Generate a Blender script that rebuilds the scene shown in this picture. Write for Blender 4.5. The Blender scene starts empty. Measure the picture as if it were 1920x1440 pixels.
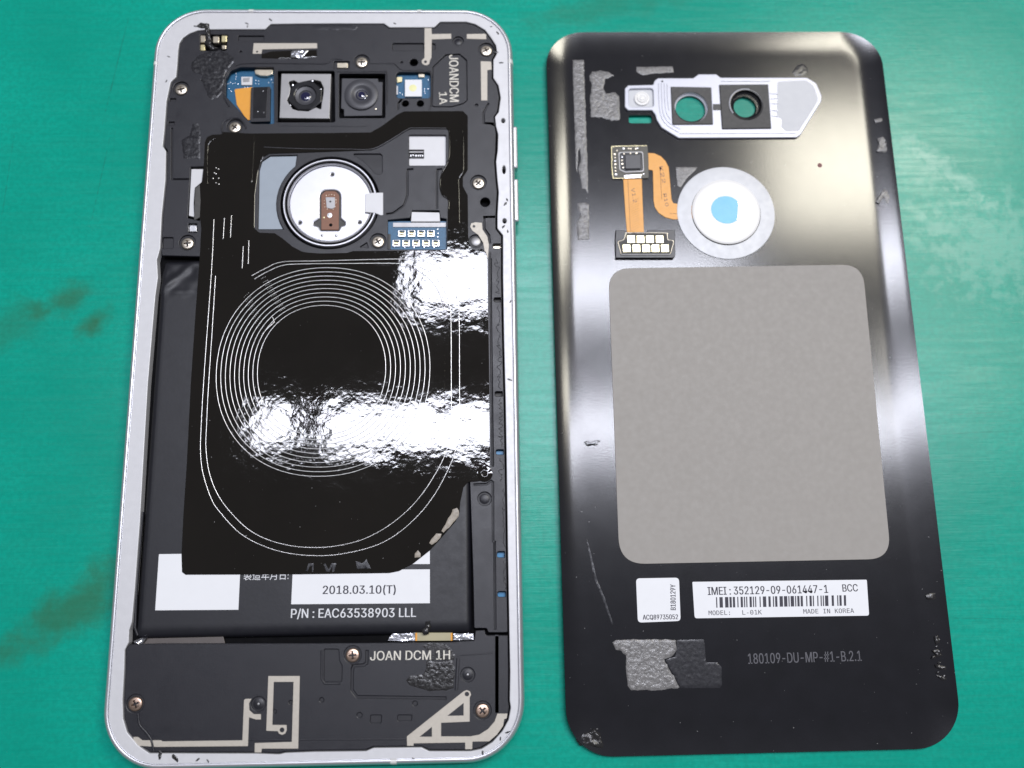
import bpy, math, random
from mathutils import Vector, Matrix
from mathutils.geometry import tessellate_polygon, delaunay_2d_cdt
from mathutils import noise as mnoise

random.seed(7)
scene = bpy.context.scene
COL = scene.collection
MM = 0.001                      # everything below is measured in millimetres, the scene is in metres

# ---------------------------------------------------------------- camera
cd = bpy.data.cameras.new('camera')
cam = bpy.data.objects.new('camera', cd)
COL.objects.link(cam)
cd.sensor_width = 36.0
cd.lens = 1734.5362 / 1920 * 36
cd.clip_start = 0.005
cd.clip_end = 50
cam.matrix_world = Matrix.Translation((0.031062, -0.0462345, 0.1811138)) @ (
    Matrix.Rotation(-.1321, 4, 'Z') @ Matrix.Rotation(.2238, 4, 'X') @ Matrix.Rotation(.1189, 4, 'Z'))
cd.dof.use_dof = True
cd.dof.focus_distance = 0.177
cd.dof.aperture_fstop = 12
scene.camera = cam

# ---------------------------------------------------------------- room light: dim even surroundings, two ceiling tubes, a warm window-side lamp
world = bpy.data.worlds.new('World')
scene.world = world
world.use_nodes = True
bg = world.node_tree.nodes['Background']
bg.inputs['Color'].default_value = (0.93, 0.95, 1.0, 1)
bg.inputs['Strength'].default_value = 0.17


def area(name, loc, size, power, col, rot=(0, 0, 0)):
    l = bpy.data.lights.new(name, 'AREA')
    l.shape = 'RECTANGLE'
    l.size, l.size_y = size
    l.energy = power
    l.color = col
    o = bpy.data.objects.new(name, l)
    o.location = loc
    o.rotation_euler = rot
    COL.objects.link(o)
    return o


area('ceiling_tube', (0.29, 0.250, 1.5), (1.12, 0.085), 11.5, (0.87, 0.89, 1.0))
area('ceiling_tube', (-0.35, 0.258, 1.5), (0.075, 0.075), 0.7, (0.87, 0.89, 1.0))
area('ceiling_tube', (0.20, 0.530, 1.5), (0.62, 0.115), 8.0, (0.87, 0.89, 1.0))
area('warm_lamp', (0.82, 0.77, 1.5), (0.44, 0.26), 9.5, (1.0, 0.95, 0.80))
area('warm_lamp', (0.95, 0.37, 1.5), (0.26, 0.12), 2.2, (1.0, 0.95, 0.80))

scene.render.engine = 'CYCLES'
scene.view_settings.view_transform = 'Standard'
scene.view_settings.look = 'None'
scene.view_settings.gamma = 1
scene.view_settings.use_curve_mapping = False
scene.view_settings.exposure = 0.0
scene.cycles.use_denoising = True
scene.cycles.max_bounces = 8

# ---------------------------------------------------------------- heights above the bench (mm)
Z_LEDGE = 5.55
Z_HOUSE = 5.25
Z_FLOOR = 4.85
Z_DEEP = 3.9
Z_FILM = 5.42
Z_BATT = 5.28
Z_COVER = 0.75

# ================================================================= helpers


def area2(l):
    return sum(l[i][0] * l[(i + 1) % len(l)][1] - l[(i + 1) % len(l)][0] * l[i][1] for i in range(len(l)))


def ccw(l, want=True):
    l = [tuple(p) for p in l]
    return l if (area2(l) > 0) == want else l[::-1]


def rp(pts, r, seg=5):
    """polygon with rounded corners; r one radius or a list"""
    n = len(pts)
    out = []
    for i in range(n):
        a, b, c = Vector(pts[i - 1]), Vector(pts[i]), Vector(pts[(i + 1) % n])
        ri = r[i] if isinstance(r, (list, tuple)) else r
        u, v = (a - b), (c - b)
        lu, lv = u.length, v.length
        if ri <= 0 or lu < 1e-6 or lv < 1e-6:
            out.append(tuple(b)); continue
        u /= lu; v /= lv
        ang = math.acos(max(-1, min(1, u.dot(v))))
        if ang > 3.05 or ang < 0.05:
            out.append(tuple(b)); continue
        d = min(ri / math.tan(ang / 2), lu * .48, lv * .48)
        p0, p1 = b + u * d, b + v * d
        for k in range(seg + 1):
            t = k / seg
            q = p0 * (1 - t) ** 2 + b * 2 * t * (1 - t) + p1 * t * t
            out.append((q.x, q.y))
    return out


def circle(c, r, n=28, ry=None):
    return [(c[0] + r * math.cos(2 * math.pi * k / n), c[1] + (ry or r) * math.sin(2 * math.pi * k / n)) for k in range(n)]


def catmull(pts, n=8, closed=False):
    m = len(pts)
    out = []
    rng = range(m if closed else m - 1)
    for i in rng:
        g = (lambda k: Vector(pts[k % m])) if closed else (lambda k: Vector(pts[max(0, min(m - 1, k))]))
        p0, p1, p2, p3 = g(i - 1), g(i), g(i + 1), g(i + 2)
        for k in range(n):
            t = k / n
            q = .5 * ((2 * p1) + (p2 - p0) * t + (2 * p0 - 5 * p1 + 4 * p2 - p3) * t * t + (3 * p1 - p0 - 3 * p2 + p3) * t ** 3)
            out.append((q.x, q.y))
    if not closed:
        out.append(tuple(pts[-1]))
    return out


def jag(pts, amp, step=.5, seed=0):
    """torn, uneven version of an outline"""
    rnd = random.Random(seed)
    out = []
    n = len(pts)
    for i in range(n):
        a, b = Vector(pts[i]), Vector(pts[(i + 1) % n])
        k = max(1, int((b - a).length / step))
        for j in range(k):
            q = a.lerp(b, j / k)
            out.append((q.x + rnd.uniform(-amp, amp), q.y + rnd.uniform(-amp, amp)))
    return out


def normals2(pts, closed):
    n = len(pts)
    res = []
    for i in range(n):
        a = Vector(pts[i - 1]) if (closed or i > 0) else Vector(pts[i])
        c = Vector(pts[(i + 1) % n]) if (closed or i < n - 1) else Vector(pts[i])
        b = Vector(pts[i])
        d1, d2 = (b - a), (c - b)
        if d1.length < 1e-9: d1 = d2
        if d2.length < 1e-9: d2 = d1
        if d1.length < 1e-9: d1 = d2 = Vector((1, 0))
        d1.normalize(); d2.normalize()
        n1, n2 = Vector((-d1.y, d1.x)), Vector((-d2.y, d2.x))
        m = n1 + n2
        if m.length < 1e-6:
            m = n1
        m.normalize()
        res.append(m / max(.5, m.dot(n1)))
    return res


def offset(loop, d):
    return [(p[0] + m.x * d, p[1] + m.y * d) for p, m in zip(loop, normals2(loop, True))]


def stroke(path, w):
    nn = normals2(path, False)
    return [(p[0] + m.x * w / 2, p[1] + m.y * w / 2) for p, m in zip(path, nn)] + \
           [(p[0] - m.x * w / 2, p[1] - m.y * w / 2) for p, m in list(zip(path, nn))[::-1]]


def mesh_obj(name, verts, faces, mat, parent=None, smooth=None):
    me = bpy.data.meshes.new(name)
    me.from_pydata([(x * MM, y * MM, z * MM) for x, y, z in verts], [], faces)
    if mat: me.materials.append(mat)
    if smooth is not None:
        for p in me.polygons: p.use_smooth = True
        me.set_sharp_from_angle(angle=math.radians(smooth))
    me.update()
    o = bpy.data.objects.new(name, me)
    COL.objects.link(o)
    o.parent = parent
    return o


def plate_geo(outer, holes, z0, z1, b, dish=None):
    loops = [ccw(outer)] + [ccw(h, False) for h in holes]
    V, F = [], []
    tops = []
    for lp in loops:
        n = len(lp)
        rings = [(lp, z0), (lp, z1 - b)]
        if b > 0:
            rings += [(offset(lp, b * .3), z1 - b * .3), (offset(lp, b), z1)]
        base = len(V)
        for pts, z in rings:
            V += [(x, y, z) for x, y in pts]
        for k in range(len(rings) - 1):
            for i in range(n):
                j = (i + 1) % n
                a = base + k * n
                F.append((a + i, a + j, a + n + j, a + n + i))
        tops.append((base + (len(rings) - 1) * n, rings[-1][0]))
    tri = tessellate_polygon([[Vector((x, y, 0)) for x, y in pts] for _, pts in tops])
    idx = []
    for s, pts in tops: idx += range(s, s + len(pts))
    for t in tri:
        a, b_, c = (idx[i] for i in t)
        ar = (V[b_][0] - V[a][0]) * (V[c][1] - V[a][1]) - (V[c][0] - V[a][0]) * (V[b_][1] - V[a][1])
        if abs(ar) < 1e-9: continue
        F.append((a, b_, c) if ar > 0 else (a, c, b_))
    return V, F


def plate(name, outer, z0, z1, mat, parent, holes=(), b=.06):
    V, F = plate_geo(outer, holes, z0, z1, b)
    return mesh_obj(name, V, F, mat, parent)


def box(name, x0, x1, y0, y1, z0, z1, mat, parent, b=.06, r=.1):
    return plate(name, rp([(x0, y0), (x1, y0), (x1, y1), (x0, y1)], r, 3), z0, z1, mat, parent, b=b)


def ridge_geo(path, w, h, z, closed=False, m=7, cap=True):
    nn = normals2(path, closed)
    V, F = [], []
    for p, nv in zip(path, nn):
        for k in range(m):
            t = -1 + 2 * k / (m - 1)
            V.append((p[0] + nv.x * w / 2 * t, p[1] + nv.y * w / 2 * t, z + h * math.sqrt(max(0, 1 - t * t))))
    n = len(path)
    for i in range(n if closed else n - 1):
        j = (i + 1) % n
        for k in range(m - 1):
            F.append((i * m + k, i * m + k + 1, j * m + k + 1, j * m + k)[::-1])
    return V, F


def ridge(name, path, w, h, z, mat, parent, closed=False):
    V, F = ridge_geo(path, w, h, z, closed)
    return mesh_obj(name, V, F, mat, parent, smooth=80)


def lathe(name, c, prof, mat, parent, n=48, a0=0., a1=360., smooth=40):
    V, F = [], []
    full = abs(a1 - a0) >= 359.9
    m = n if full else n + 1
    for i in range(m):
        a = math.radians(a0 + (a1 - a0) * i / n)
        for r, z in prof:
            V.append((c[0] + r * math.cos(a), c[1] + r * math.sin(a), z))
    k = len(prof)
    for i in range(n):
        j = (i + 1) % m
        for q in range(k - 1):
            F.append((i * k + q, j * k + q, j * k + q + 1, i * k + q + 1))
    return mesh_obj(name, V, F, mat, parent, smooth=smooth)


def patch(name, outline, z, h, mat, parent, step=.35, ns=1.2, seed=0, smooth=60, edge=.3):
    """a torn, lumpy skin of glue or goo lying on a surface"""
    outline = ccw(outline)
    xs = [p[0] for p in outline]; ys = [p[1] for p in outline]
    rnd = random.Random(seed)
    pts = [Vector(p) for p in outline]
    n = len(pts)
    y = min(ys)

    def inside(x, y):
        c = False
        for i in range(n):
            a, b = outline[i], outline[i - 1]
            if (a[1] > y) != (b[1] > y) and x < (b[0] - a[0]) * (y - a[1]) / (b[1] - a[1]) + a[0]: c = not c
        return c
    while y < max(ys):
        x = min(xs)
        while x < max(xs):
            q = (x + rnd.uniform(-.3, .3) * step, y + rnd.uniform(-.3, .3) * step)
            if inside(*q): pts.append(Vector(q))
            x += step
        y += step
    res = delaunay_2d_cdt(pts, [], [list(range(n))], 1, 1e-5)
    vs, fs = res[0], res[2]
    V = []
    for p in vs:
        d = min((p - Vector(o)).length for o in outline)
        k = min(1, d / edge)
        nz = mnoise.noise(Vector((p.x / ns, p.y / ns, seed * 3.7))) * .6 + mnoise.noise(Vector((p.x * 2.6 / ns, p.y * 2.6 / ns, seed))) * .4
        V.append((p.x, p.y, z + h * k * (.55 + .9 * nz) + .004))
    return mesh_obj(name, V, [tuple(f) for f in fs], mat, parent, smooth=smooth)


_font_H = {}
FONTS = {}
for key, fn in (('plain', ''), ('sans', 'Inter.woff2'), ('mono', 'DejaVuSansMono.woff2')):      # the two faces Blender ships with
    try:
        FONTS[key] = fn and bpy.data.fonts.load(bpy.utils.system_resource('DATAFILES', path='fonts') + '/' + fn)
    except Exception:
        FONTS[key] = None


def text(name, s, p0, p1, cap, z, mat, parent, bold=0.0, face='sans'):
    """flat printed lettering from p0 (baseline start) to p1 (baseline end); cap = capital height in mm"""
    def mk(t):
        cu = bpy.data.curves.new('lettering', 'FONT')
        cu.body = t
        if FONTS[face]: cu.font = FONTS[face]
        cu.resolution_u = 3
        ob = bpy.data.objects.new('lettering', cu)
        COL.objects.link(ob)
        bpy.context.view_layer.update()
        me = bpy.data.meshes.new_from_object(ob.evaluated_get(bpy.context.evaluated_depsgraph_get()))
        bpy.data.objects.remove(ob); bpy.data.curves.remove(cu)
        return me
    if face not in _font_H:
        m = mk('H'); _font_H[face] = max(v.co.y for v in m.vertices); bpy.data.meshes.remove(m)
    me = mk(s)
    x0 = min(v.co.x for v in me.vertices); x1 = max(v.co.x for v in me.vertices)
    a, b = Vector(p0), Vector(p1)
    ux = (b - a).normalized(); uy = Vector((-ux.y, ux.x))
    sx = (b - a).length / (x1 - x0); sy = cap / _font_H[face]
    for v in me.vertices:
        q = a + ux * (v.co.x - x0) * sx + uy * v.co.y * sy
        v.co = Vector((q.x * MM, q.y * MM, (z + .02) * MM))
    if bold > 0:
        vs = [tuple(v.co) for v in me.vertices]
        fs = [tuple(p.vertices) for p in me.polygons]
        n = len(vs)
        vs += [(x + ux.x * bold * MM, y + ux.y * bold * MM, z_ + .004 * MM) for x, y, z_ in vs]
        fs += [tuple(i + n for i in f) for f in fs]
        bpy.data.meshes.remove(me)
        me = bpy.data.meshes.new(name)
        me.from_pydata(vs, [], fs)
    me.materials.clear(); me.materials.append(mat)
    me.name = name
    o = bpy.data.objects.new(name, me)
    COL.objects.link(o); o.parent = parent
    return o


def dup(o, parent, loc=None, rz=0., sc=1.):
    c = o.copy(); COL.objects.link(c); c.parent = parent
    if loc is not None: c.location = [v * MM for v in loc]
    c.rotation_euler = (0, 0, rz)
    if sc != 1.: c.scale = (sc, sc, sc)
    return c


# ================================================================= materials
def mat(name, col, rough=.5, metal=0., var=.12, vs=400., bump=0., bs=3000., spec=.5, rvar=.1, coat=0., aniso=None, bump2=None, bump3=None, dust=0.):
    m = bpy.data.materials.new(name)
    m.use_nodes = True
    nt = m.node_tree; N = nt.nodes; L = nt.links
    b = N['Principled BSDF']
    b.inputs['Metallic'].default_value = metal
    b.inputs['Specular IOR Level'].default_value = spec
    b.inputs['Coat Weight'].default_value = coat
    b.inputs['Coat Roughness'].default_value = .08
    tc = N.new('ShaderNodeTexCoord')
    src = tc.outputs['Object']
    if aniso:
        mp = N.new('ShaderNodeMapping'); mp.inputs['Scale'].default_value = aniso
        L.new(src, mp.inputs['Vector']); src = mp.outputs['Vector']
    n1 = N.new('ShaderNodeTexNoise'); n1.inputs['Scale'].default_value = vs; n1.inputs['Detail'].default_value = 5
    L.new(src, n1.inputs['Vector'])
    mx = N.new('ShaderNodeMix'); mx.data_type = 'RGBA'
    mx.inputs[6].default_value = (*[max(0, c * (1 - var)) for c in col], 1)
    mx.inputs[7].default_value = (*[min(1, c * (1 + var)) for c in col], 1)
    L.new(n1.outputs['Fac'], mx.inputs[0])
    colour = mx.outputs[2]
    if dust > 0:
        nd = N.new('ShaderNodeTexNoise'); nd.inputs['Scale'].default_value = 1500; nd.inputs['Detail'].default_value = 2
        L.new(src, nd.inputs['Vector'])
        md = N.new('ShaderNodeMapRange'); md.inputs[1].default_value = .755; md.inputs[2].default_value = .80; md.inputs[4].default_value = dust
        L.new(nd.outputs['Fac'], md.inputs[0])
        dm = N.new('ShaderNodeMix'); dm.data_type = 'RGBA'; dm.inputs[7].default_value = (.6, .6, .6, 1)
        L.new(md.outputs[0], dm.inputs[0]); L.new(colour, dm.inputs[6]); colour = dm.outputs[2]
    L.new(colour, b.inputs['Base Color'])
    mr = N.new('ShaderNodeMapRange')
    mr.inputs[1].default_value = .3; mr.inputs[2].default_value = .7
    mr.inputs[3].default_value = max(.02, rough * (1 - rvar)); mr.inputs[4].default_value = min(1, rough * (1 + rvar))
    n2 = N.new('ShaderNodeTexNoise'); n2.inputs['Scale'].default_value = vs * 1.7; n2.inputs['Detail'].default_value = 4
    L.new(src, n2.inputs['Vector']); L.new(n2.outputs['Fac'], mr.inputs[0]); L.new(mr.outputs[0], b.inputs['Roughness'])
    prev = None
    for amp, sc in [(bump, bs)] + [q for q in (bump2, bump3) if q]:
        if amp <= 0: continue
        n3 = N.new('ShaderNodeTexNoise'); n3.inputs['Scale'].default_value = sc; n3.inputs['Detail'].default_value = 3
        L.new(src, n3.inputs['Vector'])
        bp = N.new('ShaderNodeBump'); bp.inputs['Strength'].default_value = 1; bp.inputs['Distance'].default_value = amp * MM
        L.new(n3.outputs['Fac'], bp.inputs['Height'])
        if prev: L.new(prev, bp.inputs['Normal'])
        prev = bp.outputs['Normal']
        L.new(prev, b.inputs['Normal'])
    return m


M = {}
M['plastic'] = mat('black_plastic', (.0120, .0120, .0175), .40, bump=.02, bs=9000, var=.12, vs=250, bump2=(.006, 1500))
M['plastic_low'] = mat('black_plastic_recess', (.012, .012, .017), .5, bump=.015, bs=9000, vs=250)
M['pit'] = mat('dark_pit', (.004, .004, .005), .8, spec=.1)
M['film'] = mat('glossy_charging_film', (.0085, .0070, .0058), .03, bump=.050, bs=170, bump2=(.016, 520), bump3=(.0040, 1700), dust=.5, var=.3, vs=90, rvar=.5, spec=.55)
M['rib'] = mat('plate_rib', (.66, .67, .74), .3, metal=.3)
M['strip'] = mat('brown_grey_strip', (.13, .115, .11), .4, metal=.4)
M['ridge'] = mat('film_ridge_highlight', (.55, .54, .53), .30, metal=.85, var=.2, vs=2500)  # pale metal colour paints in the highlight lines on the black film's ridges
M['battery'] = mat('battery_pouch', (.0095, .0098, .0145), .46, bump=.008, bs=1500, var=.1)
M['frame'] = mat('silver_frame', (.60, .60, .63), .36, metal=.7, var=.05)
M['ledge'] = mat('pale_ledge', (.64, .64, .665), .45, metal=.15, bump=.01, bs=4000, var=.06, vs=700)
M['band'] = mat('antenna_band', (.78, .77, .75), .45)
M['trace'] = mat('champagne_trace', (.52, .48, .42), .50, metal=.25, bump=.02, bs=7000, var=.1, vs=1500)
M['screw'] = mat('nickel_screw', (.60, .54, .46), .36, metal=1., var=.15, vs=2500, bump=.01, bs=3000)
M['screw_cu'] = mat('bronze_screw', (.52, .38, .30), .36, metal=1., var=.15, vs=2500, bump=.01, bs=3000)
M['steel'] = mat('bright_steel', (.80, .80, .83), .30, metal=1., var=.05, vs=600, bump=.004, bs=5000)
M['steel_mid'] = mat('grey_steel', (.34, .335, .34), .42, metal=.6, var=.08)
M['white'] = mat('white_print', (.83, .84, .87), .55, var=.02)
M['shield'] = mat('white_shield', (.66, .66, .68), .45, metal=.1, var=.03)
M['ink'] = mat('dark_ink', (.035, .033, .05), .6)
M['letter_white'] = mat('white_lettering', (.74, .75, .78), .6)
M['letter_beige'] = mat('beige_lettering', (.70, .67, .60), .6)
M['letter_grey'] = mat('faint_grey_lettering', (.085, .085, .10), .5)
M['pcb'] = mat('blue_circuit_board', (.012, .105, .22), .38, var=.5, vs=3000)
M['copper'] = mat('orange_flex', (.80, .36, .045), .38, var=.08, vs=900, bump=.006, bs=3000)
M['brown_flex'] = mat('brown_flex', (.22, .09, .045), .4, var=.15, vs=1500)
M['gold'] = mat('gold_pad', (.90, .80, .48), .30, metal=.75, var=.08, vs=2500)
M['palegold'] = mat('pale_gold_contact', (.80, .72, .58), .3, metal=.9, var=.1)
M['goo'] = mat('burnt_black_glue', (.022, .021, .022), .24, var=.5, vs=1500, bump=.05, bs=3500, rvar=.5)
M['goo_soft'] = mat('smeared_black_glue', (.019, .019, .023), .28, var=.4, vs=900, bump=.05, bs=1400, bump2=(.02, 5000), rvar=.6)
M['goo_grey'] = mat('torn_grey_glue', (.185, .18, .18), .27, var=.75, vs=2200, bump=.09, bs=2600, rvar=.6)
M['goo_brown'] = mat('pale_brown_glue', (.33, .29, .24), .4, var=.35, vs=1200, bump=.03, bs=3000)
M['goo_faint'] = mat('thin_clear_glue', (.020, .020, .025), .26, var=.6, vs=1600, bump=.02, bs=1500)
M['lens_black'] = mat('lens_black', (.010, .010, .013), .25)
M['lens_grey'] = mat('lens_barrel_grey', (.055, .055, .065), .40, bump=.004, bs=4000)
M['lens_glass'] = mat('lens_coated_glass', (.012, .012, .05), .06, spec=.9, var=.5)
M['cover'] = mat('black_cover_glass', (.0095, .0095, .0130), .15, bump=.0034, bs=2600, dust=.35, var=.3, vs=200, rvar=.03, spec=.6)
M['graphite'] = mat('grey_graphite_sheet', (.335, .315, .292), .62, var=.035, vs=500, bump=.004, bs=2500)
M['camplate'] = mat('silver_camera_plate', (.50, .51, .58), .36, metal=.3, var=.05, vs=900)
M['camsticker'] = mat('pale_sticker', (.60, .61, .64), .5, var=.03)
M['gasket'] = mat('grey_foam_gasket', (.075, .073, .072), .65, var=.3, vs=1500, bump=.03, bs=3500)
M['ring_grey'] = mat('grey_ring', (.56, .57, .60), .45, metal=.1, var=.03)
M['button_white'] = mat('white_button_back', (.86, .85, .84), .35, var=.02)
M['blue_film'] = mat('sky_blue_film', (.12, .50, .78), .3, var=.1)
M['grey_sheet'] = mat('grey_blue_sheet', (.33, .38, .44), .35, var=.06, bump=.01, bs=900)
M['foil'] = mat('crumpled_foil', (.62, .62, .66), .22, metal=1., bump=.15, bs=900, var=.15)
M['led'] = mat('yellow_phosphor', (.88, .86, .45), .5)
M['blue_tape'] = mat('blue_tape', (.02, .20, .42), .4)
M['red_ink'] = mat('faint_red_ink', (.16, .03, .035), .5)
M['black_body'] = mat('black_block', (.014, .014, .018), .35)
M['glass_dark'] = mat('front_glass', (.01, .01, .012), .1)


def clear_glass():
    m = bpy.data.materials.new('clear_window_glass'); m.use_nodes = True
    nt = m.node_tree; N = nt.nodes; L = nt.links
    out = N['Material Output']; N.remove(N['Principled BSDF'])
    t = N.new('ShaderNodeBsdfTransparent'); t.inputs[0].default_value = (.93, .96, .96, 1)
    g = N.new('ShaderNodeBsdfGlossy'); g.inputs['Roughness'].default_value = .03
    f = N.new('ShaderNodeFresnel'); f.inputs[0].default_value = 1.5
    mx = N.new('ShaderNodeMixShader')
    L.new(f.outputs[0], mx.inputs[0]); L.new(t.outputs[0], mx.inputs[1]); L.new(g.outputs[0], mx.inputs[2]); L.new(mx.outputs[0], out.inputs[0])
    return m


M['clear'] = clear_glass()


def bench_material():
    m = bpy.data.materials.new('green_painted_bench'); m.use_nodes = True
    nt = m.node_tree; N = nt.nodes; L = nt.links
    b = N['Principled BSDF']
    b.inputs['Specular IOR Level'].default_value = .30
    tc = N.new('ShaderNodeTexCoord')

    def noise(scale, det=6, stretch=None, rough=.55):
        s = tc.outputs['Object']
        if stretch:
            mp = N.new('ShaderNodeMapping'); mp.inputs['Scale'].default_value = stretch
            mp.inputs['Rotation'].default_value = (0, 0, math.radians(-1.2)); L.new(s, mp.inputs[0]); s = mp.outputs[0]
        n = N.new('ShaderNodeTexNoise'); n.inputs['Scale'].default_value = scale; n.inputs['Detail'].default_value = det
        n.inputs['Roughness'].default_value = rough
        L.new(s, n.inputs['Vector']); return n.outputs['Fac']

    def rng(fac, a, c, lo, hi):
        r = N.new('ShaderNodeMapRange'); r.interpolation_type = 'SMOOTHSTEP'
        for i, v in zip((1, 2, 3, 4), (a, c, lo, hi)): r.inputs[i].default_value = v
        L.new(fac, r.inputs[0]); return r.outputs[0]

    def mul(a, c):
        n = N.new('ShaderNodeMath'); n.operation = 'MULTIPLY'
        L.new(a, n.inputs[0])
        if isinstance(c, float): n.inputs[1].default_value = c
        else: L.new(c, n.inputs[1])
        return n.outputs[0]

    def mixc(fac, a, c):
        x = N.new('ShaderNodeMix'); x.data_type = 'RGBA'
        L.new(fac, x.inputs[0])
        for i, v in ((6, a), (7, c)):
            if isinstance(v, tuple): x.inputs[i].default_value = (*v, 1)
            else: L.new(v, x.inputs[i])
        return x.outputs[2]

    def blob(cx, cy, sx, sy, ang, noise_scale, rag):
        """soft stain and gloss mask around one place on the bench (mm)"""
        mp = N.new('ShaderNodeMapping'); mp.vector_type = 'TEXTURE'
        mp.inputs['Location'].default_value = (cx * MM, cy * MM, 0)
        mp.inputs['Rotation'].default_value = (0, 0, math.radians(ang))
        mp.inputs['Scale'].default_value = (sx * MM, sy * MM, 1)
        L.new(tc.outputs['Object'], mp.inputs[0])
        ln = N.new('ShaderNodeVectorMath'); ln.operation = 'LENGTH'; L.new(mp.outputs[0], ln.inputs[0])
        ad = N.new('ShaderNodeMath'); ad.operation = 'ADD'
        L.new(ln.outputs['Value'], ad.inputs[0]); L.new(rng(noise(noise_scale, 7), .25, .75, -rag, rag), ad.inputs[1])
        return rng(ad.outputs[0], .1, 1.05, 1., 0.)
    c = mixc(rng(noise(30., 5), .3, .7, 0., 1.), (.0010, .310, .222), (.0012, .375, .275))
    c = mixc(rng(noise(1100., 3), .35, .65, 0., .55), c, (.001, .275, .200))
    c = mixc(rng(noise(1., 5, (60., 1700., 1.)), .50, .75, 0., .26), c, (.001, .23, .170))
    c = mixc(rng(noise(1., 5, (70., 2600., 1.)), .56, .78, 0., .16), c, (.02, .46, .36))
    c = mixc(rng(noise(1., 4, (1600., 24., 1.)), .60, .80, 0., .22), c, (.008, .20, .15))
    c = mixc(rng(noise(3200., 2), .70, .80, 0., .35), c, (.14, .45, .38))
    c = mixc(rng(noise(1700., 3), .70, .80, 0., .5), c, (.03, .15, .11))
    brown = (.034, .125, .052)
    for (p, sx, sy, a, k) in ((STAIN_AND_GLOSS[0], 8.0, 4.2, 25, .62), (STAIN_AND_GLOSS[1], 5.4, 3.0, 45, .78), (STAIN_AND_GLOSS[2], 22, 6.5, 33, .66), (STAIN_AND_GLOSS[3], 11, 7, 20, .30), (STAIN_AND_GLOSS[4], 24, 5, 12, .28)):
        c = mixc(mul(blob(p[0], p[1], sx, sy, a, 150., .34), k), c, brown)
    for (p, sx, sy, a, k) in ((STAIN_AND_GLOSS[5], 14, 3.0, -42, .34), (STAIN_AND_GLOSS[6], 12, 7, -30, .20), (STAIN_AND_GLOSS[7], 20, 15, 0, .30), (STAIN_AND_GLOSS[8], 9, 2.5, -50, .18)):  # pale dried smears; the broad patch also has lamp gloss painted in
        c = mixc(mul(blob(p[0], p[1], sx, sy, a, 380., .50), k), c, (.36, .60, .50))
    for (p, sx, sy, a, k) in ((STAIN_AND_GLOSS[9], 16, .16, 82, .55), (STAIN_AND_GLOSS[10], 12, .14, 83, .45), (STAIN_AND_GLOSS[11], 14, .2, 88, .3), (STAIN_AND_GLOSS[12], 9, .12, 3, .35), (STAIN_AND_GLOSS[13], 13, .10, 2, .4), (STAIN_AND_GLOSS[14], 10, .12, -2, .4)):
        c = mixc(mul(blob(p[0], p[1], sx, sy, a, 700., .5), k), c, (.01, .13, .10))
    L.new(c, b.inputs['Base Color'])
    L.new(rng(noise(1., 5, (80., 900., 1.)), .3, .7, .22, .30), b.inputs['Roughness'])
    bp = N.new('ShaderNodeBump'); bp.inputs['Distance'].default_value = .012 * MM
    L.new(noise(1., 5, (160., 2600., 1.)), bp.inputs['Height'])
    b2 = N.new('ShaderNodeBump'); b2.inputs['Distance'].default_value = .03 * MM
    L.new(noise(320., 4), b2.inputs['Height']); L.new(bp.outputs[0], b2.inputs['Normal'])
    L.new(b2.outputs[0], b.inputs['Normal'])
    return m


STAIN_AND_GLOSS = [(-54.09,12.92), (-47.11,8.37), (-45.58,-46.76), (-63.98,7.73), (57.98,79.89), (130.6,40.63), (122.18,43.14), (138.23,23.58), (125.12,28.44), (-47.17,67.34), (-48.6,40.05), (-67.81,40.12), (130.19,-12.4), (127.49,-16.41), (127.11,-52.59)]

# ================================================================= the bench
bw = 900
bench = mesh_obj('workbench_top', [(-bw, -bw, 0), (bw, -bw, 0), (bw, bw, 0), (-bw, bw, 0)], [(0, 1, 2, 3)], bench_material())
bench['kind'] = 'structure'
bench['label'] = 'green painted workbench top with brown stains, pale scuffs and painted-in gloss'


def thing(name, label, cat, loc, rz=0.):
    o = bpy.data.objects.new(name, None)
    o.empty_display_size = .01
    o.location = [v * MM for v in loc]
    o.rotation_euler = (0, 0, rz)
    COL.objects.link(o)
    o['label'] = label
    o['category'] = cat
    return o


def lab(o, s):
    o['label'] = s
    return o


# ================================================================= the opened phone
phone = thing('opened_phone', 'opened silver smartphone lying face down with its battery and charging coil exposed', 'smartphone', (0, 0, 0))
W2, L2 = 75.4 / 2, 151.7 / 2


def rrect(w2, l2, r, n=14):
    out = []
    for cx, cy, a in ((w2 - r, l2 - r, 0), (-w2 + r, l2 - r, 90), (-w2 + r, -l2 + r, 180), (w2 - r, -l2 + r, 270)):
        for k in range(n + 1):
            t = math.radians(a + 90 * k / n)
            out.append((cx + r * math.cos(t), cy + r * math.sin(t)))
    return out


# screen and the metal frame: rings inset from the outer outline
def ring_mesh(name, prof, m, parent, r0=10.6):
    V, F = [], []
    for ins, z in prof:
        V += [(x, y, z) for x, y in rrect(W2 - ins, L2 - ins, max(2., r0 - ins))]
    n = 60
    for k in range(len(prof) - 1):
        for i in range(n):
            j = (i + 1) % n
            F.append((k * n + i, k * n + j, (k + 1) * n + j, (k + 1) * n + i))
    return mesh_obj(name, V, F, m, parent, smooth=38)


V, F = plate_geo(rrect(W2 - 1.0, L2 - 1.0, 9.6), [], 0.02, 1.0, .3)
mesh_obj('front_glass', V, F, M['glass_dark'], phone)
frame = ring_mesh('metal_frame', [(1.1, .45), (.45, .6), (.12, 1.1), (0, 1.8), (0, 4.0), (.06, 4.75), (.22, 5.3), (.42, 5.62), (.62, 5.78), (.85, 5.84), (1.0, 5.78), (1.06, 5.40), (1.16, 5.38)], M['frame'], phone)

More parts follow.
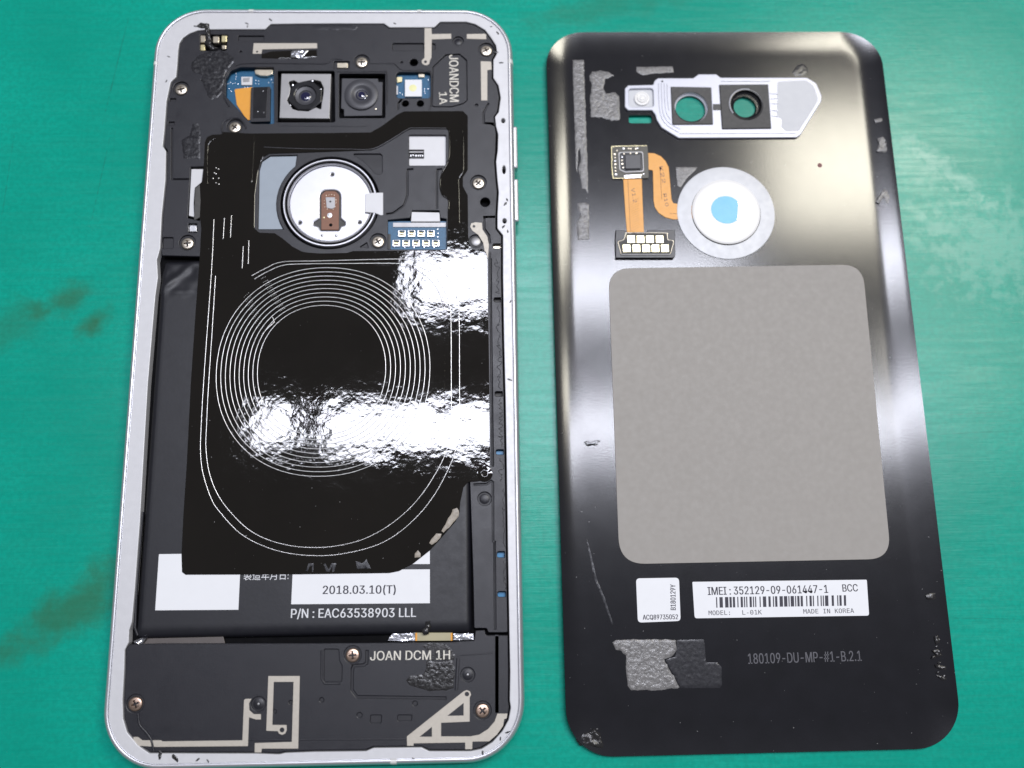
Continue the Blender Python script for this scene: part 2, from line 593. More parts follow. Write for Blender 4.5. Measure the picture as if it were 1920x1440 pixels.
INNER = [(-32.43,67.48), (-31.78,68.74), (-30.57,69.75), (-28.83,70.51), (-26.84,70.76), (-22.6,70.82), (-14.7,70.83), (-13.59,72.07), (-7.65,72.18), (1.35,72.24), (10.38,72.25), (11.52,71.32), (21.01,71.34), (22.26,72.67), (27.82,72.68), (29.75,72.12), (31.85,70.72), (33.12,68.81), (34.12,67.04), (34.32,65.15), (33.51,63.58), (33.46,59.4), (34.52,57.66), (34.94,54.82), (34.48,51.51), (33.69,50.42), (33.89,48.23), (34.31,46.42), (34.15,42.81), (33.79,40.31), (34.01,36.28), (34.25,33.58), (33.92,28.58), (33.88,25.69), (34.99,24.2), (34.87,15.24), (34.89,1.99), (35.02,-10.84), (35.04,-23.29), (35.03,-37.33), (35.08,-53.65), (35.12,-60.3), (34.96,-65.19), (35.14,-66.47), (34.7,-68.56), (33.57,-70.44), (31.73,-72.3), (29.77,-73.39), (27.79,-73.72), (20.47,-73.57), (19.08,-72.9), (10.55,-72.82), (9.24,-73.34), (0.18,-73.26), (-5.12,-73.34), (-6.11,-73.56), (-10.07,-73.34), (-17.67,-73.18), (-28.94,-72.91), (-30.98,-71.58), (-33.08,-69.31), (-33.94,-67.05), (-34.28,-63.88), (-34.38,-58.66), (-34.54,-55.24), (-33.94,-53.91), (-34.01,-51.77), (-33.63,-50.4), (-33.52,-44.62), (-33.48,-32.4), (-33.85,-5.91), (-33.63,11.85), (-33.38,15.71), (-33.83,19.4), (-33.36,21.75), (-33.52,28.91), (-33.28,36.54), (-33.59,42.94), (-34.31,43.95), (-34.2,48.01), (-34.21,54.04), (-33.66,58.43), (-32.6,59.66), (-32.53,62.01), (-32.55,65.86)]
ledge_outer = rrect(W2 - 1.12, L2 - 1.12, 9.5)
ledge_holes = [rp(INNER, .5, 3)]
for c_, rx_, ry_ in (([(35.4,49.56)][0], .42, .55), ([(35.41,38.52)][0], .36, .95), ([(35.36,27.3)][0], .42, .55)):
    ledge_holes.append(circle(c_, rx_, 14, ry_))
ledge = plate('ledge', ledge_outer, Z_DEEP - .2, Z_LEDGE, M['ledge'], frame, ledge_holes, b=.12)
# antenna bands cross the frame
BANDS = [(-17.73,74.33), (17.83,74.79), (-36.32,62.75), (37.23,63.26), (14.17,-74.9)]
bsz = (.95, .85, .75, .95, 1.1)
FPROF = [(1.14, 5.4), (1.0, 5.78), (.85, 5.84), (.62, 5.78), (.42, 5.62), (.22, 5.3), (.06, 4.75), (0, 4.0), (0, 1.8), (.12, 1.1)]
for (x, y), hw in zip(BANDS, bsz):
    V, F = [], []
    for e in (-hw / 2, hw / 2):
        for ins, z in FPROF:
            q = ins - .03
            if abs(y) > 70: V.append((x + e, math.copysign(L2 - q, y), z + .02))
            else: V.append((math.copysign(W2 - q, x), y + e, z + .02))
    n = len(FPROF)
    for k in range(n - 1): F.append((k, k + 1, n + k + 1, n + k))
    F += [tuple(range(n)), tuple(range(2 * n - 1, n - 1, -1))]
    mesh_obj('antenna_band', V, F, M['band'], frame)
# the volume keys
KEYS = [(37.93,48.81), (37.77,39.38), (37.73,37.0), (37.57,27.59)]
for y0, y1 in ((KEYS[0][1], KEYS[1][1]), (KEYS[2][1], KEYS[3][1])):
    box('volume_button', W2 - .4, W2 + .62, y1, y0, 2.5, 4.6, M['frame'], frame, b=.35, r=.3)

# the chassis floor under everything
mesh_obj('chassis_floor', [(x, y, Z_DEEP - .35) for x, y in offset(ccw(INNER), -.3)], [tuple(range(len(INNER)))], M['pit'], phone)

# ---------------------------------------------------------------- rear housing (top part and right side strip, one moulding)
HOUSE = [(-32.31,67.55), (-31.65,68.68), (-30.43,69.69), (-28.81,70.45), (-26.92,70.71), (-22.68,70.77), (-14.67,70.78), (-13.55,72.0), (-7.71,72.13), (1.31,72.19), (10.23,72.2), (11.37,71.27), (21.11,71.28), (22.36,72.56), (27.7,72.57), (29.63,72.0), (31.67,70.66), (32.9,68.88), (33.78,67.11), (33.99,65.46), (33.24,63.95), (33.19,59.45), (34.23,57.71), (34.64,54.99), (34.21,51.8), (33.48,50.71), (33.67,48.39), (33.87,46.58), (33.72,42.97), (33.46,40.46), (33.69,36.43), (33.93,33.72), (33.6,28.71), (33.56,25.7), (34.67,24.09), (34.55,15.35), (34.58,2.08), (34.71,-10.78), (34.74,-23.24), (34.74,-37.31), (34.79,-53.37), (31.17,-53.31), (30.98,-52.55), (28.63,-52.51), (28.5,-43.09), (28.26,-34.25), (28.01,-25.7), (27.93,-4.33), (27.86,20.14), (-25.17,20.46), (-25.47,20.13), (-33.06,20.4), (-33.16,21.87), (-33.31,29.04), (-33.07,36.68), (-33.38,43.15), (-34.1,44.23), (-33.98,48.17), (-33.99,54.09), (-33.5,58.37), (-32.47,59.6), (-32.35,62.07), (-32.38,66.05)]


DISC_C = [(0.03,31.59)][0]
DISC_R = 9.58
SCREWS = [(5.77,63.32), (32.04,66.09), (-31.54,57.01), (-20.01,48.38), (-28.16,22.97), (30.13,35.73), (9.82,23.09)]
deep = []       # openings through to the boards
deep.append(rp([(-22.32,59.35), (-21.53,61.2), (-19.57,62.07), (-12.58,62.07), (-11.95,49.09), (-16.55,49.1), (-22.22,55.42)], [.5, .9, .9, .4, .3, .3, .6]))
deep.append(rp([(-11.77,61.2), (0.13,61.2), (0.54,49.43), (-11.31,49.45)], .4))
deep.append(rp([(1.14,60.58), (10.73,60.58), (10.88,50.38), (1.4,50.39)], .3))
deep.append(rp([(13.08,60.95), (20.35,60.95), (20.37,54.89), (13.14,54.89)], .9))
deep.append(rp([(15.88,46.5), (23.48,46.48), (23.48,39.66), (15.94,39.68)], .3))
deep.append([(11.76,27.69), (16.24,28.15), (16.68,29.76), (22.08,29.74), (22.42,28.12), (23.55,27.87), (23.59,21.36), (11.85,21.43)])
deep.append([(-28.47,39.51), (-25.6,39.62), (-25.38,35.71), (-26.04,27.77), (-28.4,28.38)])
deep.append(rp([(-28.17,27.18), (-26.49,27.17), (-26.38,25.27), (-28.06,25.28)], .15))
deep.append(rp([(-28.32,69.82), (-22.51,69.7), (-22.65,65.93), (-28.1,65.93)], .3))
deep.append(circle(DISC_C, DISC_R + .45, 56))
PITS = [(15.04,53.66), (18.15,53.66), (16.75,63.2), (31.47,31.51)]
for c, r_ in zip(PITS, (.72, .72, .85, 1.0)):
    deep.append(circle(c, r_, 20))
wells = []      # blind recesses
for i, c in enumerate(SCREWS):
    wells.append(circle((c[0], c[1] + .12), 1.62, 26))
HOLES = [(15.04,53.66), (18.15,53.66), (16.75,63.2), (26.09,68.24), (31.47,31.51), (29.49,23.09), (30.77,-28.78), (14.17,63.2), (-27.27,59.1), (-19.64,65.68), (29.88,53.28)]
for k, (c, r_) in enumerate(zip(HOLES, (.78, .78, .85, 1.15, 1.0, 1.4, 1.3, .25, .2, .25, .3))):
    if k not in (0, 1, 2, 4): wells.append(circle(c, r_, 20))
wells.append(rp([(12.19,67.74), (18.81,67.75), (18.82,65.96), (12.21,65.95)], .3))
wells.append(rp([(20.6,67.75), (21.21,67.57), (21.22,66.25), (20.61,66.12)], .1))
wells.append(rp([(-0.06,63.49), (3.19,63.49), (3.23,61.73), (-0.02,61.73)], .3))
wells.append(rp([(-20.31,69.5), (-14.95,69.5), (-14.89,68.24), (-20.24,68.24)], .2))
wells.append(rp([(-33.65,54.89), (-32.4,54.89), (-32.35,54.13), (-33.6,54.13)], .2))
wells.append(rp([(-33.6,49.59), (-32.4,49.59), (-32.35,48.71), (-33.55,48.72)], .2))
wells.append(rp([(-33.06,24.24), (-31.01,24.23), (-30.86,21.87), (-32.9,21.88)], .25))
wells.append(rp([(20.71,62.2), (23.45,65.07), (26.38,65.23), (27.9,63.76), (27.97,54.32), (27.04,53.55), (24.72,52.87), (20.55,52.87)], .5))
wells.append(rp([(4.17,42.32), (10.09,42.3), (10.41,41.86), (10.47,38.15), (9.93,37.54), (8.91,38.03), (7.4,39.88), (5.67,41.37)], .4))
wells.append(rp([(6.13,21.93), (7.6,22.94), (7.95,21.76)], .12))
# sheet recess left of the round plate, bounded by an arc round it
arc = [(DISC_C[0] + (DISC_R + 1.25) * math.cos(math.radians(a)), DISC_C[1] + (DISC_R + 1.25) * math.sin(math.radians(a))) for a in range(212, 131, -8)]
sheet_left = [(-6.99,42.03), (-12.53,41.92), (-14.17,40.69), (-14.64,38.61), (-14.31,25.85), (-11.09,25.83)]
SHEET = arc + sheet_left
wells.append(SHEET)
for w_, pth in ((.30, [(16.73,38.87), (15.7,38.75), (15.6,38.01), (15.64,33.11), (14.98,30.93), (12.75,29.2), (11.41,29.02)]), (.28, [(22.64,38.85), (21.78,38.73), (21.66,37.49), (21.68,30.18)]),
                (.30, [(32.46,19.31), (32.37,6.47), (32.38,-6.51), (32.41,-22.6)]),
                (.28, [(-32.79,48.16), (-32.06,36.79), (-28.68,36.78)]),
                (.28, [(33.48,49.04), (31.36,49.15), (31.38,51.63), (32.38,53.67)]),
                (.28, [(33.42,28.31), (31.25,28.27), (31.27,25.79), (32.18,24.35), (32.36,22.68)]),
                (.28, [(28.77,-26.07), (31.2,-26.0), (32.05,-25.42), (32.39,-25.7), (32.3,-36.87)]),
                (.28, [(32.6,-36.79), (32.5,-52.76)]),
                (.26, [(13.58,52.3), (13.61,53.7), (14.29,54.59)])):
    wells.append(stroke(pth, w_))
SLOTS = [[(32.93,22.5), (34.49,22.49), (34.48,21.57), (32.92,21.58)], [(33.01,11.11), (34.39,11.1), (34.38,10.21), (33.0,10.22)], [(32.99,-8.01), (34.44,-8.02), (34.43,-8.98), (32.98,-8.96)],
         [(33.06,-19.42), (34.49,-19.44), (34.48,-20.37), (33.05,-20.35)], [(33.02,-38.67), (34.42,-38.69), (34.4,-39.77), (33.01,-39.75)], [(33.03,-45.98), (34.51,-46.0), (34.5,-46.96), (33.01,-46.94)]]
slots = [rp(s, [.4, .1, .1, .4]) for s in SLOTS]
housing = plate('rear_housing', rp(HOUSE, .35, 3), Z_FLOOR - .05, Z_HOUSE, M['plastic'], phone, deep + wells + slots, b=.11)
lab(housing, 'black plastic rear housing round the cameras and down the side')
plate('recess_floor', offset(ccw(HOUSE), .05), Z_FLOOR - .6, Z_FLOOR, M['plastic_low'], housing, [offset(ccw(h), -.03) for h in deep + slots], b=.0)
for i, s in enumerate(SLOTS):
    q = s
    plate('slot_tape', q, Z_DEEP, Z_DEEP + .35, M['palegold'] if i == 0 else (M['blue_tape'] if i in (3, 4, 5) else M['gasket']), housing, b=0)
# raised panel with the code, and small round posts standing in their wells
plate('code_panel', rp([(20.85,62.09), (23.52,64.89), (26.34,65.05), (27.74,63.63), (27.81,54.45), (26.95,53.73), (24.67,53.05), (20.69,53.05)], .5), Z_FLOOR, Z_HOUSE - .12, M['plastic'], housing, b=.06)
for c, r_, hgt, m in ((HOLES[3], .8, .12, 'plastic'), (HOLES[5], .95, .25, 'steel_mid'), (HOLES[6], .95, .2, 'plastic')):
    lathe('post', c, [(0, Z_FLOOR + hgt), (r_ * .75, Z_FLOOR + hgt), (r_, Z_FLOOR + hgt - .1), (r_, Z_FLOOR - .1)], M[m], housing, 24)
# small raised lips around the camera openings
ridge('lip', catmull([(-21.33,52.98), (-22.56,55.52), (-22.37,59.87), (-20.87,62.19), (-18.6,62.92), (-14.2,62.97), (-6.09,62.92), (-1.68,62.92), (-0.31,63.88), (1.79,63.88)], 6), .35, .16, Z_HOUSE - .02, M['plastic'], housing)
ridge('lip', catmull([(7.56,62.92), (10.48,62.92), (12.58,62.85), (13.52,61.94), (14.69,61.36), (19.36,61.31), (20.29,60.64), (20.45,57.02), (20.32,52.92), (19.86,52.16)], 6), .3, .12, Z_HOUSE - .02, M['plastic'], housing)
ridge('lip', [(-11.86,61.16), (-11.4,49.43)], .4, .16, Z_HOUSE - .02, M['plastic'], housing)
ridge('lip', [(0.74,61.03), (10.97,61.03), (11.17,59.6), (11.26,53.44)], .35, .14, Z_HOUSE - .02, M['plastic'], housing)
ridge('lip', catmull([(-22.51,47.19), (-22.5,49.2), (-21.19,50.2), (-19.37,50.3), (-18.18,49.19), (-17.67,47.93)], 6), .4, .2, Z_HOUSE - .02, M['plastic'], housing)
ridge('lip', catmull([(-13.74,43.78), (-5.45,43.39), (3.65,43.29)] + [(4.38,43.24), (7.57,43.23), (9.61,43.85), (12.55,45.71), (15.74,47.81), (17.12,48.01), (23.56,47.95)], 5), .5, .2, Z_HOUSE - .02, M['plastic'], housing)
ridge('lip', [(-11.09,48.55), (5.37,48.39)] + [(7.24,48.51)], .22, .06, Z_HOUSE - .02, M['plastic'], housing)
ridge('lip', [(32.39,20.73), (32.32,-10.75)] + [(32.28,-22.4)], .32, .14, Z_HOUSE - .02, M['plastic'], housing)


def antenna(name, pts, z, parent, holes=()):
    return plate(name, pts, z - .03, z + .035, M['trace'], parent, holes, b=.02)


TZ = Z_HOUSE
antenna('antenna_trace', [(18.96,71.27), (20.45,71.27), (20.5,69.86), (24.63,69.95), (24.63,68.76), (20.5,68.59), (20.45,64.28), (20.12,63.63), (20.01,62.85), (19.54,62.51), (19.0,62.51), (18.46,62.98), (18.41,63.63), (18.99,64.28)], Z_HOUSE + .03, housing, [circle([(19.19,63.32)][0], .32, 14)])
antenna('antenna_trace', [(27.94,69.87), (31.72,69.96), (32.07,69.77), (32.06,68.63), (27.93,68.76)], Z_HOUSE + .03, housing)
antenna('antenna_trace', [(-16.96,67.66), (-3.68,67.67), (-3.6,66.47), (-15.15,66.2), (-15.23,65.18), (-17.08,65.18)], Z_HOUSE + .03, housing, [circle([(-16.18,65.67)][0], .22, 12)])
antenna('antenna_trace', [(30.84,63.45), (33.04,63.37), (33.16,61.47), (32.22,61.36), (32.15,54.31), (30.87,54.32)], Z_HOUSE + .03, housing)
antenna('antenna_trace', [(28.38,26.17), (28.61,26.89), (29.39,27.12), (30.79,27.0), (30.87,25.56), (31.84,24.0), (32.14,22.21), (31.83,18.66), (31.71,15.37), (31.2,15.37), (31.25,21.02), (30.98,22.69), (30.05,24.36), (28.82,25.33)], Z_HOUSE + .03, housing, [circle([(29.16,26.24)][0], .28, 12)])

# lettering that runs down the panel
a_ = [(24.18,65.02), (24.3,54.14), (22.05,56.3), (22.17,53.56)]
text('code_lettering', 'JOANDCM', a_[0], a_[1], 1.91, Z_HOUSE - .1, M['letter_beige'], housing, bold=0.09)
text('code_lettering', '1A', a_[2], a_[3], 1.62, Z_HOUSE - .1, M['letter_beige'], housing, bold=0.09)

# ---------------------------------------------------------------- screws
def plus(l, w):
    return [(w, w), (w, l), (-w, l), (-w, w), (-l, w), (-l, -w), (-w, -w), (-w, -l), (w, -l), (w, -w), (l, -w), (l, w)]


def make_screw(m, parent):
    R_ = 1.28
    V, F = [], []
    prof = [(R_, -.35), (R_, .12), (R_ * .95, .24), (R_ * .86, .32), (R_ * .74, .36)]
    n = 28
    for r_, z in prof:
        V += [(r_ * math.cos(2 * math.pi * k / n), r_ * math.sin(2 * math.pi * k / n), z) for k in range(n)]
    for q in range(len(prof) - 1):
        for i in range(n):
            j = (i + 1) % n
            F.append((q * n + i, q * n + j, (q + 1) * n + j, (q + 1) * n + i))
    s = len(V) - n
    hole = ccw(plus(.72, .17), False)
    hs = len(V)
    V += [(x, y, .37) for x, y in hole]
    bs_ = len(V)
    V += [(x * .6, y * .6, -.15) for x, y in hole]
    idx = list(range(s, s + n)) + list(range(hs, hs + 12))
    tri = tessellate_polygon([[Vector((V[i][0], V[i][1], 0)) for i in range(s, s + n)], [Vector((x, y, 0)) for x, y in hole]])
    for t in tri:
        a, b, c = (idx[i] for i in t)
        ar = (V[b][0] - V[a][0]) * (V[c][1] - V[a][1]) - (V[c][0] - V[a][0]) * (V[b][1] - V[a][1])
        F.append((a, b, c) if ar > 0 else (a, c, b))
    for i in range(12):
        j = (i + 1) % 12
        F.append((hs + i, hs + j, bs_ + j, bs_ + i))
    F.append(tuple(range(bs_ + 11, bs_ - 1, -1)))
    return mesh_obj('screw', V, F, m, parent, smooth=30)


s0 = make_screw(M['screw'], phone)
s0.location = (SCREWS[0][0] * MM, SCREWS[0][1] * MM, Z_FLOOR * MM)
for c in SCREWS[1:]:
    dup(s0, phone, (c[0], c[1], Z_FLOOR), random.uniform(0, 1.5))

# ---------------------------------------------------------------- round fingerprint backing plate
k_ = DISC_R / 89.
M['disc'] = mat('brushed_disc_steel', (.58, .58, .62), .42, metal=.85, var=.05, vs=500)
lathe('spring_ring', DISC_C, [(77.5 * k_, Z_FLOOR), (78 * k_, Z_HOUSE - .12), (79.2 * k_, Z_HOUSE - .02), (80.4 * k_, Z_HOUSE - .1), (80.8 * k_, Z_FLOOR - .1), (84 * k_, Z_FLOOR - .1), (84.4 * k_, Z_HOUSE), (85.5 * k_, Z_HOUSE + .1), (87.4 * k_, Z_HOUSE + .1), (88.6 * k_, Z_HOUSE - .05), (89 * k_, Z_DEEP)], M['disc'], phone, 96)
lathe('groove_shade', DISC_C, [(80.6 * k_, Z_FLOOR + .12), (84.2 * k_, Z_FLOOR + .12)], M['pit'], phone, 72)  # flat black ring added in the groove as painted shade
slot = rp([(-2.02,28.36), (-2.2,34.46), (1.95,34.44), (2.1,28.34), (3.03,27.46), (3.04,26.85), (2.23,26.59), (1.84,25.71), (-1.72,25.73), (-2.27,26.61), (-3.22,26.88), (-3.24,27.49)], [.3, 1.6, 1.6, .3, .3, .3, .2, .3, .3, .2, .3, .3])
dims = [circle(c, .26, 12) for c in [(0.21,37.93), (-6.02,27.42), (6.01,27.45)]]
disc = plate('fingerprint_backing_plate', circle(DISC_C, 77.6 * k_, 80), Z_FLOOR - .5, Z_FLOOR - .02, M['disc'], phone, [slot] + dims, b=.26)
lab(disc, 'round silver plate with a brown flex showing through its slot')
for c in [(-1.47,24.6), (1.38,24.58)]:
    lathe('dimple', c, [(0, Z_FLOOR + .12), (.16, Z_FLOOR + .1), (.3, Z_FLOOR - .03)], M['steel'], disc, 16)
mesh_obj('slot_floor', [(x, y, Z_FLOOR - .45) for x, y in circle(DISC_C, 75 * k_, 40)], [tuple(range(40))], M['gasket'], disc)
fx = plate('sensor_flex', rp([(-1.7,25.93), (-1.92,33.5), (-1.08,34.35), (0.9,34.35), (1.72,33.48), (1.81,25.91)], [0, .6, .6, .6, .6, 0]), Z_FLOOR - .44, Z_FLOOR - .2, M['brown_flex'], disc, b=.04)
plate('sensor_chip', rp([(-1.01,32.96), (0.9,32.95), (0.96,30.73), (0.35,30.38), (-0.73,30.65)], .1), Z_FLOOR - .2, Z_FLOOR - .08, M['steel_mid'], disc, b=.04)
q0 = [(-0.03,31.98), (-0.08,29.02), (0.19,26.94), (-1.25,28.58)]
lathe('sensor_hole', q0[0], [(0, Z_FLOOR - .07), (.2, Z_FLOOR - .068)], M['pit'], disc, 12)
lathe('rivet', q0[1], [(0, Z_FLOOR - .15), (.2, Z_FLOOR - .15), (.28, Z_FLOOR - .05), (.5, Z_FLOOR - .06), (.55, Z_FLOOR - .2)], M['steel'], disc, 16)
lathe('flex_hole', q0[2], [(0, Z_FLOOR - .195), (.35, Z_FLOOR - .192)], M['pit'], disc, 14)
lathe('solder_dot', q0[3], [(0, Z_FLOOR - .12), (.15, Z_FLOOR - .14), (.22, Z_FLOOR - .2)], M['gold'], disc, 12)
for x, y in [(-0.89,33.35), (-0.37,33.53), (0.18,33.58), (0.73,33.4), (1.08,32.42), (1.14,31.71), (0.96,30.91), (0.59,30.38), (-0.64,30.38), (-1.11,30.83), (-1.25,31.63), (-1.25,32.25)]:
    lathe('solder_dot', (x, y), [(0, Z_FLOOR - .1), (.07, Z_FLOOR - .12), (.1, Z_FLOOR - .2)], M['palegold'], disc, 8)
tab = plate('spring_tab', rp([(7.13,33.42), (8.58,33.63), (10.73,33.66), (10.8,28.74), (10.31,28.66), (9.15,29.19), (7.09,29.41)], .15), Z_FLOOR, Z_HOUSE + .14, M['shield'], phone, b=.1)
# the blue-grey sheet beside it
plate('spacer_sheet', offset(ccw(SHEET), .12), Z_FLOOR, Z_FLOOR + .14, M['grey_sheet'], phone, b=.03)

# ---------------------------------------------------------------- things seen through the housing openings
pc = plate('circuit_board', [(-23.34,63.4), (-12.16,63.4), (-11.61,49.45), (-22.62,49.47)], Z_DEEP - .3, Z_DEEP + .1, M['pcb'], phone, b=0)
fl = plate('camera_flex', rp([(-20.77,57.58), (-16.98,58.1), (-16.63,50.42), (-17.9,50.55), (-20.13,53.99)], .3), Z_DEEP + .1, Z_DEEP + .35, M['copper'], phone, b=.05)
cn = plate('camera_connector', rp([(-17.19,57.57), (-13.17,57.82), (-12.95,49.8), (-17.06,49.68)], .3), Z_DEEP, Z_DEEP + 1.0, M['plastic'], phone, b=.08)
plate('connector_face', rp([(-16.64,57.64), (-13.72,57.71), (-13.77,50.63), (-16.46,50.53)], .15), Z_DEEP + 1.0, Z_DEEP + 1.04, M['lens_black'], cn, b=.02)
for x, y in [(-15.48,52.1), (-14.28,51.85), (-14.6,56.74)]:
    lathe('glint_pad', (x, y), [(0, Z_DEEP + 1.07), (.09, Z_DEEP + 1.04)], M['steel'], cn, 8)
plate('shield_can', rp([(-16.72,61.88), (-12.85,61.88), (-12.81,60.85), (-13.99,60.33), (-15.38,60.41), (-16.56,60.92)], .3), Z_DEEP, Z_DEEP + .85, M['palegold'], pc, b=.15)
plate('chip', [(-19.51,60.44), (-17.19,60.44), (-17.15,58.5), (-19.37,58.51)], Z_DEEP, Z_DEEP + .4, M['shield'], pc, b=.06)
plate('chip', [(-19.17,60.05), (-17.67,60.18), (-17.74,59.28), (-19.01,59.15)], Z_DEEP + .4, Z_DEEP + .46, M['steel_mid'], pc, b=.03)
for x, y in [(-20.65,61.27), (-20.62,60.62), (-20.63,59.98), (-22.15,58.87), (-21.7,59.2), (-21.23,58.94), (-20.7,59.07), (-20.11,58.86), (-16.49,59.72), (-15.86,59.59), (-16.46,58.94), (-15.83,58.86), (-13.2,59.84), (-13.76,59.2), (-21.91,57.78), (-21.46,57.14), (-18.69,58.04), (-18.11,58.04), (-12.94,59.2)]:
    lathe('solder_dot', (x, y), [(0, Z_DEEP + .3), (.09, Z_DEEP + .28), (.13, Z_DEEP + .08)], M['steel'], pc, 8)

# main camera
mc = plate('main_camera', rp([(-10.93,60.62), (-0.55,60.57), (-0.6,50.24), (-10.95,50.41)], .12), 3.6, 5.2, M['steel_mid'], phone,
           [rp([(-9.38,58.74), (-8.28,59.07), (-7.34,58.48), (-5.28,58.99), (-4.13,59.17), (-2.73,58.86), (-2.04,57.32), (-2.06,55.78), (-2.35,53.74), (-2.42,52.35), (-3.47,52.86), (-5.05,51.97), (-7.12,52.1), (-8.28,52.48), (-9.13,53.75), (-9.5,54.52), (-9.04,55.79), (-8.91,57.33)], .2, 3)], b=.1)
cc = [(-5.81,55.66), (-5.63,55.79), (-5.96,55.33)]
k2 = 2.3 / 100
oct_ = rp([(cc[0][0] + 164 * k2 * math.cos(math.radians(22 + 45 * i)), cc[0][1] + 160 * k2 * math.sin(math.radians(22 + 45 * i))) for i in range(8)], .5, 3)
plate('lens_barrel', oct_, 4.0, 5.12, M['lens_black'], mc, [circle(cc[0], 92 * k2, 28)], b=.25)
lathe('lens', cc[0], [(0, 4.62), (30 * k2, 4.6), (55 * k2, 4.52), (62 * k2, 4.7), (92 * k2, 4.85), (95 * k2, 4.95)], M['lens_grey'], mc, 36, smooth=25)
lathe('lens_glass', cc[0], [(0, 4.80), (18 * k2, 4.78), (34 * k2, 4.72), (44 * k2, 4.63)], M['lens_glass'], mc, 28)
for x, y in [(-8.48,58.1), (-4.47,59.07), (-3.0,52.35), (-8.95,53.37), (-2.68,57.07)]:
    lathe('glue_dot', (x, y), [(0, 5.12), (.2, 5.08), (.34, 4.9)], M['steel'], mc, 10)
mesh_obj('camera_well', [(x, y, 4.2) for x, y in circle(cc[0], 190 * k2, 24)], [tuple(range(24))], M['pit'], mc)
# wide camera
wc = plate('wide_camera', rp([(1.65,59.71), (9.21,59.66), (9.33,58.91), (10.22,58.83), (10.19,51.1), (2.32,50.98), (2.24,52.51), (1.63,52.76)], .12), 3.6, 4.9, M['lens_grey'], phone, b=.1)
wcc = [(5.86,55.79)][0]
k3 = 2.31 / 100
wb = lathe('lens_barrel', wcc, [(150 * k3, 4.8), (152 * k3, 5.25), (146 * k3, 5.35), (100 * k3, 5.38), (84 * k3, 5.30), (72 * k3, 5.05), (52 * k3, 4.98)], M['lens_grey'], wc, 44, smooth=35)
lathe('lens_glass', wcc, [(0, 5.16), (22 * k3, 5.12), (40 * k3, 5.04), (53 * k3, 4.95)], M['lens_glass'], wc, 28)
lathe('iris_ring', wcc, [(30 * k3, 5.13), (34 * k3, 5.16), (40 * k3, 5.13), (46 * k3, 5.06)], M['lens_grey'], wc, 28)
q = [(8.87,52.57)][0]
lathe('solder_dot', q, [(0, 5.1), (.2, 5.05), (.3, 4.88)], M['palegold'], wc, 10)
# flash
fb = plate('flash_board', [(12.4,62.09), (20.74,62.09), (20.75,54.99), (12.48,55.0)], 3.6, 4.2, M['pcb'], phone, b=0)
led = plate('flash_led', rp([(14.87,59.4), (18.41,59.4), (18.43,55.48), (14.9,55.48)], .1), 4.2, 4.9, M['white'], fb, b=.08)
lathe('phosphor', [(16.56,57.43)][0], [(0, 4.96), (.55, 4.94), (.8, 4.905)], M['led'], fb, 24)
plate('shield_can', rp([(17.63,61.03), (18.97,61.03), (18.97,60.12), (17.64,60.12)], .2), 4.2, 4.6, M['palegold'], fb, b=.1)
plate('contact', rp([(13.12,60.31), (14.29,60.31), (14.18,59.15), (13.2,58.89)], .1), 4.2, 4.5, M['gold'], fb, b=.08)
plate('contact', rp([(12.79,58.24), (13.37,58.24), (13.4,56.18), (12.82,56.18)], .1), 4.2, 4.45, M['shield'], fb, b=.05)
for x, y in [(18.96,57.61), (18.96,57.09), (19.04,56.57), (19.66,57.61), (19.77,59.68), (13.83,56.71), (14.3,56.32), (13.68,60.2)]:
    lathe('solder_dot', (x, y), [(0, 4.34), (.1, 4.32), (.14, 4.18)], M['steel'], fb, 8)
# contact in the small slot beside the screw
plate('contact', rp([(0.6,63.18), (2.85,63.18), (2.88,61.99), (0.63,61.99)], .2), Z_FLOOR, Z_FLOOR + .3, M['palegold'], housing, b=.1)
# springs at the burnt corner
for i, pts in enumerate(([(-28.38,69.85), (-27.29,69.85), (-27.19,68.14), (-28.29,68.14)], [(-28.26,67.62), (-27.28,67.62), (-27.2,66.18), (-28.17,66.18)], [(-25.76,69.59), (-24.41,69.59), (-24.33,68.01), (-25.68,68.01)], [(-23.97,69.99), (-22.75,69.99), (-22.78,68.28), (-23.87,68.2)], [(-23.79,67.49), (-22.81,67.49), (-22.81,66.57), (-23.69,66.57)])):
    plate('spring_contact', rp(pts, .2), Z_DEEP, 4.9, M['gold'] if i % 2 else M['palegold'], phone, b=.15)
# white shield and small board in the card window
sh = plate('shield_plate', [(15.5,47.15), (23.9,47.13), (23.9,39.45), (15.56,39.48)], Z_DEEP, 4.7, M['shield'], phone, [rp([(15.73,43.49), (18.94,43.48), (18.95,41.43), (15.75,41.44)], .12)], b=.05)
plate('window_board', [(15.45,44.04), (19.13,44.03), (19.14,41.53), (15.47,41.54)], Z_DEEP, 4.1, M['black_body'], sh, b=0)
plate('window_bar', [(15.83,43.21), (18.81,43.2), (18.82,42.88), (15.83,42.89)], Z_DEEP, 4.5, M['steel_mid'], sh, b=.05)
for x, y in [(16.2,42.29), (16.66,42.41), (17.25,42.29), (17.76,42.28), (18.17,42.28), (18.63,42.28)]:
    box('component', x - .14, x + .14, y - .22, y + .22, 4.0, 4.35, M['steel'], sh, b=.05, r=.04)
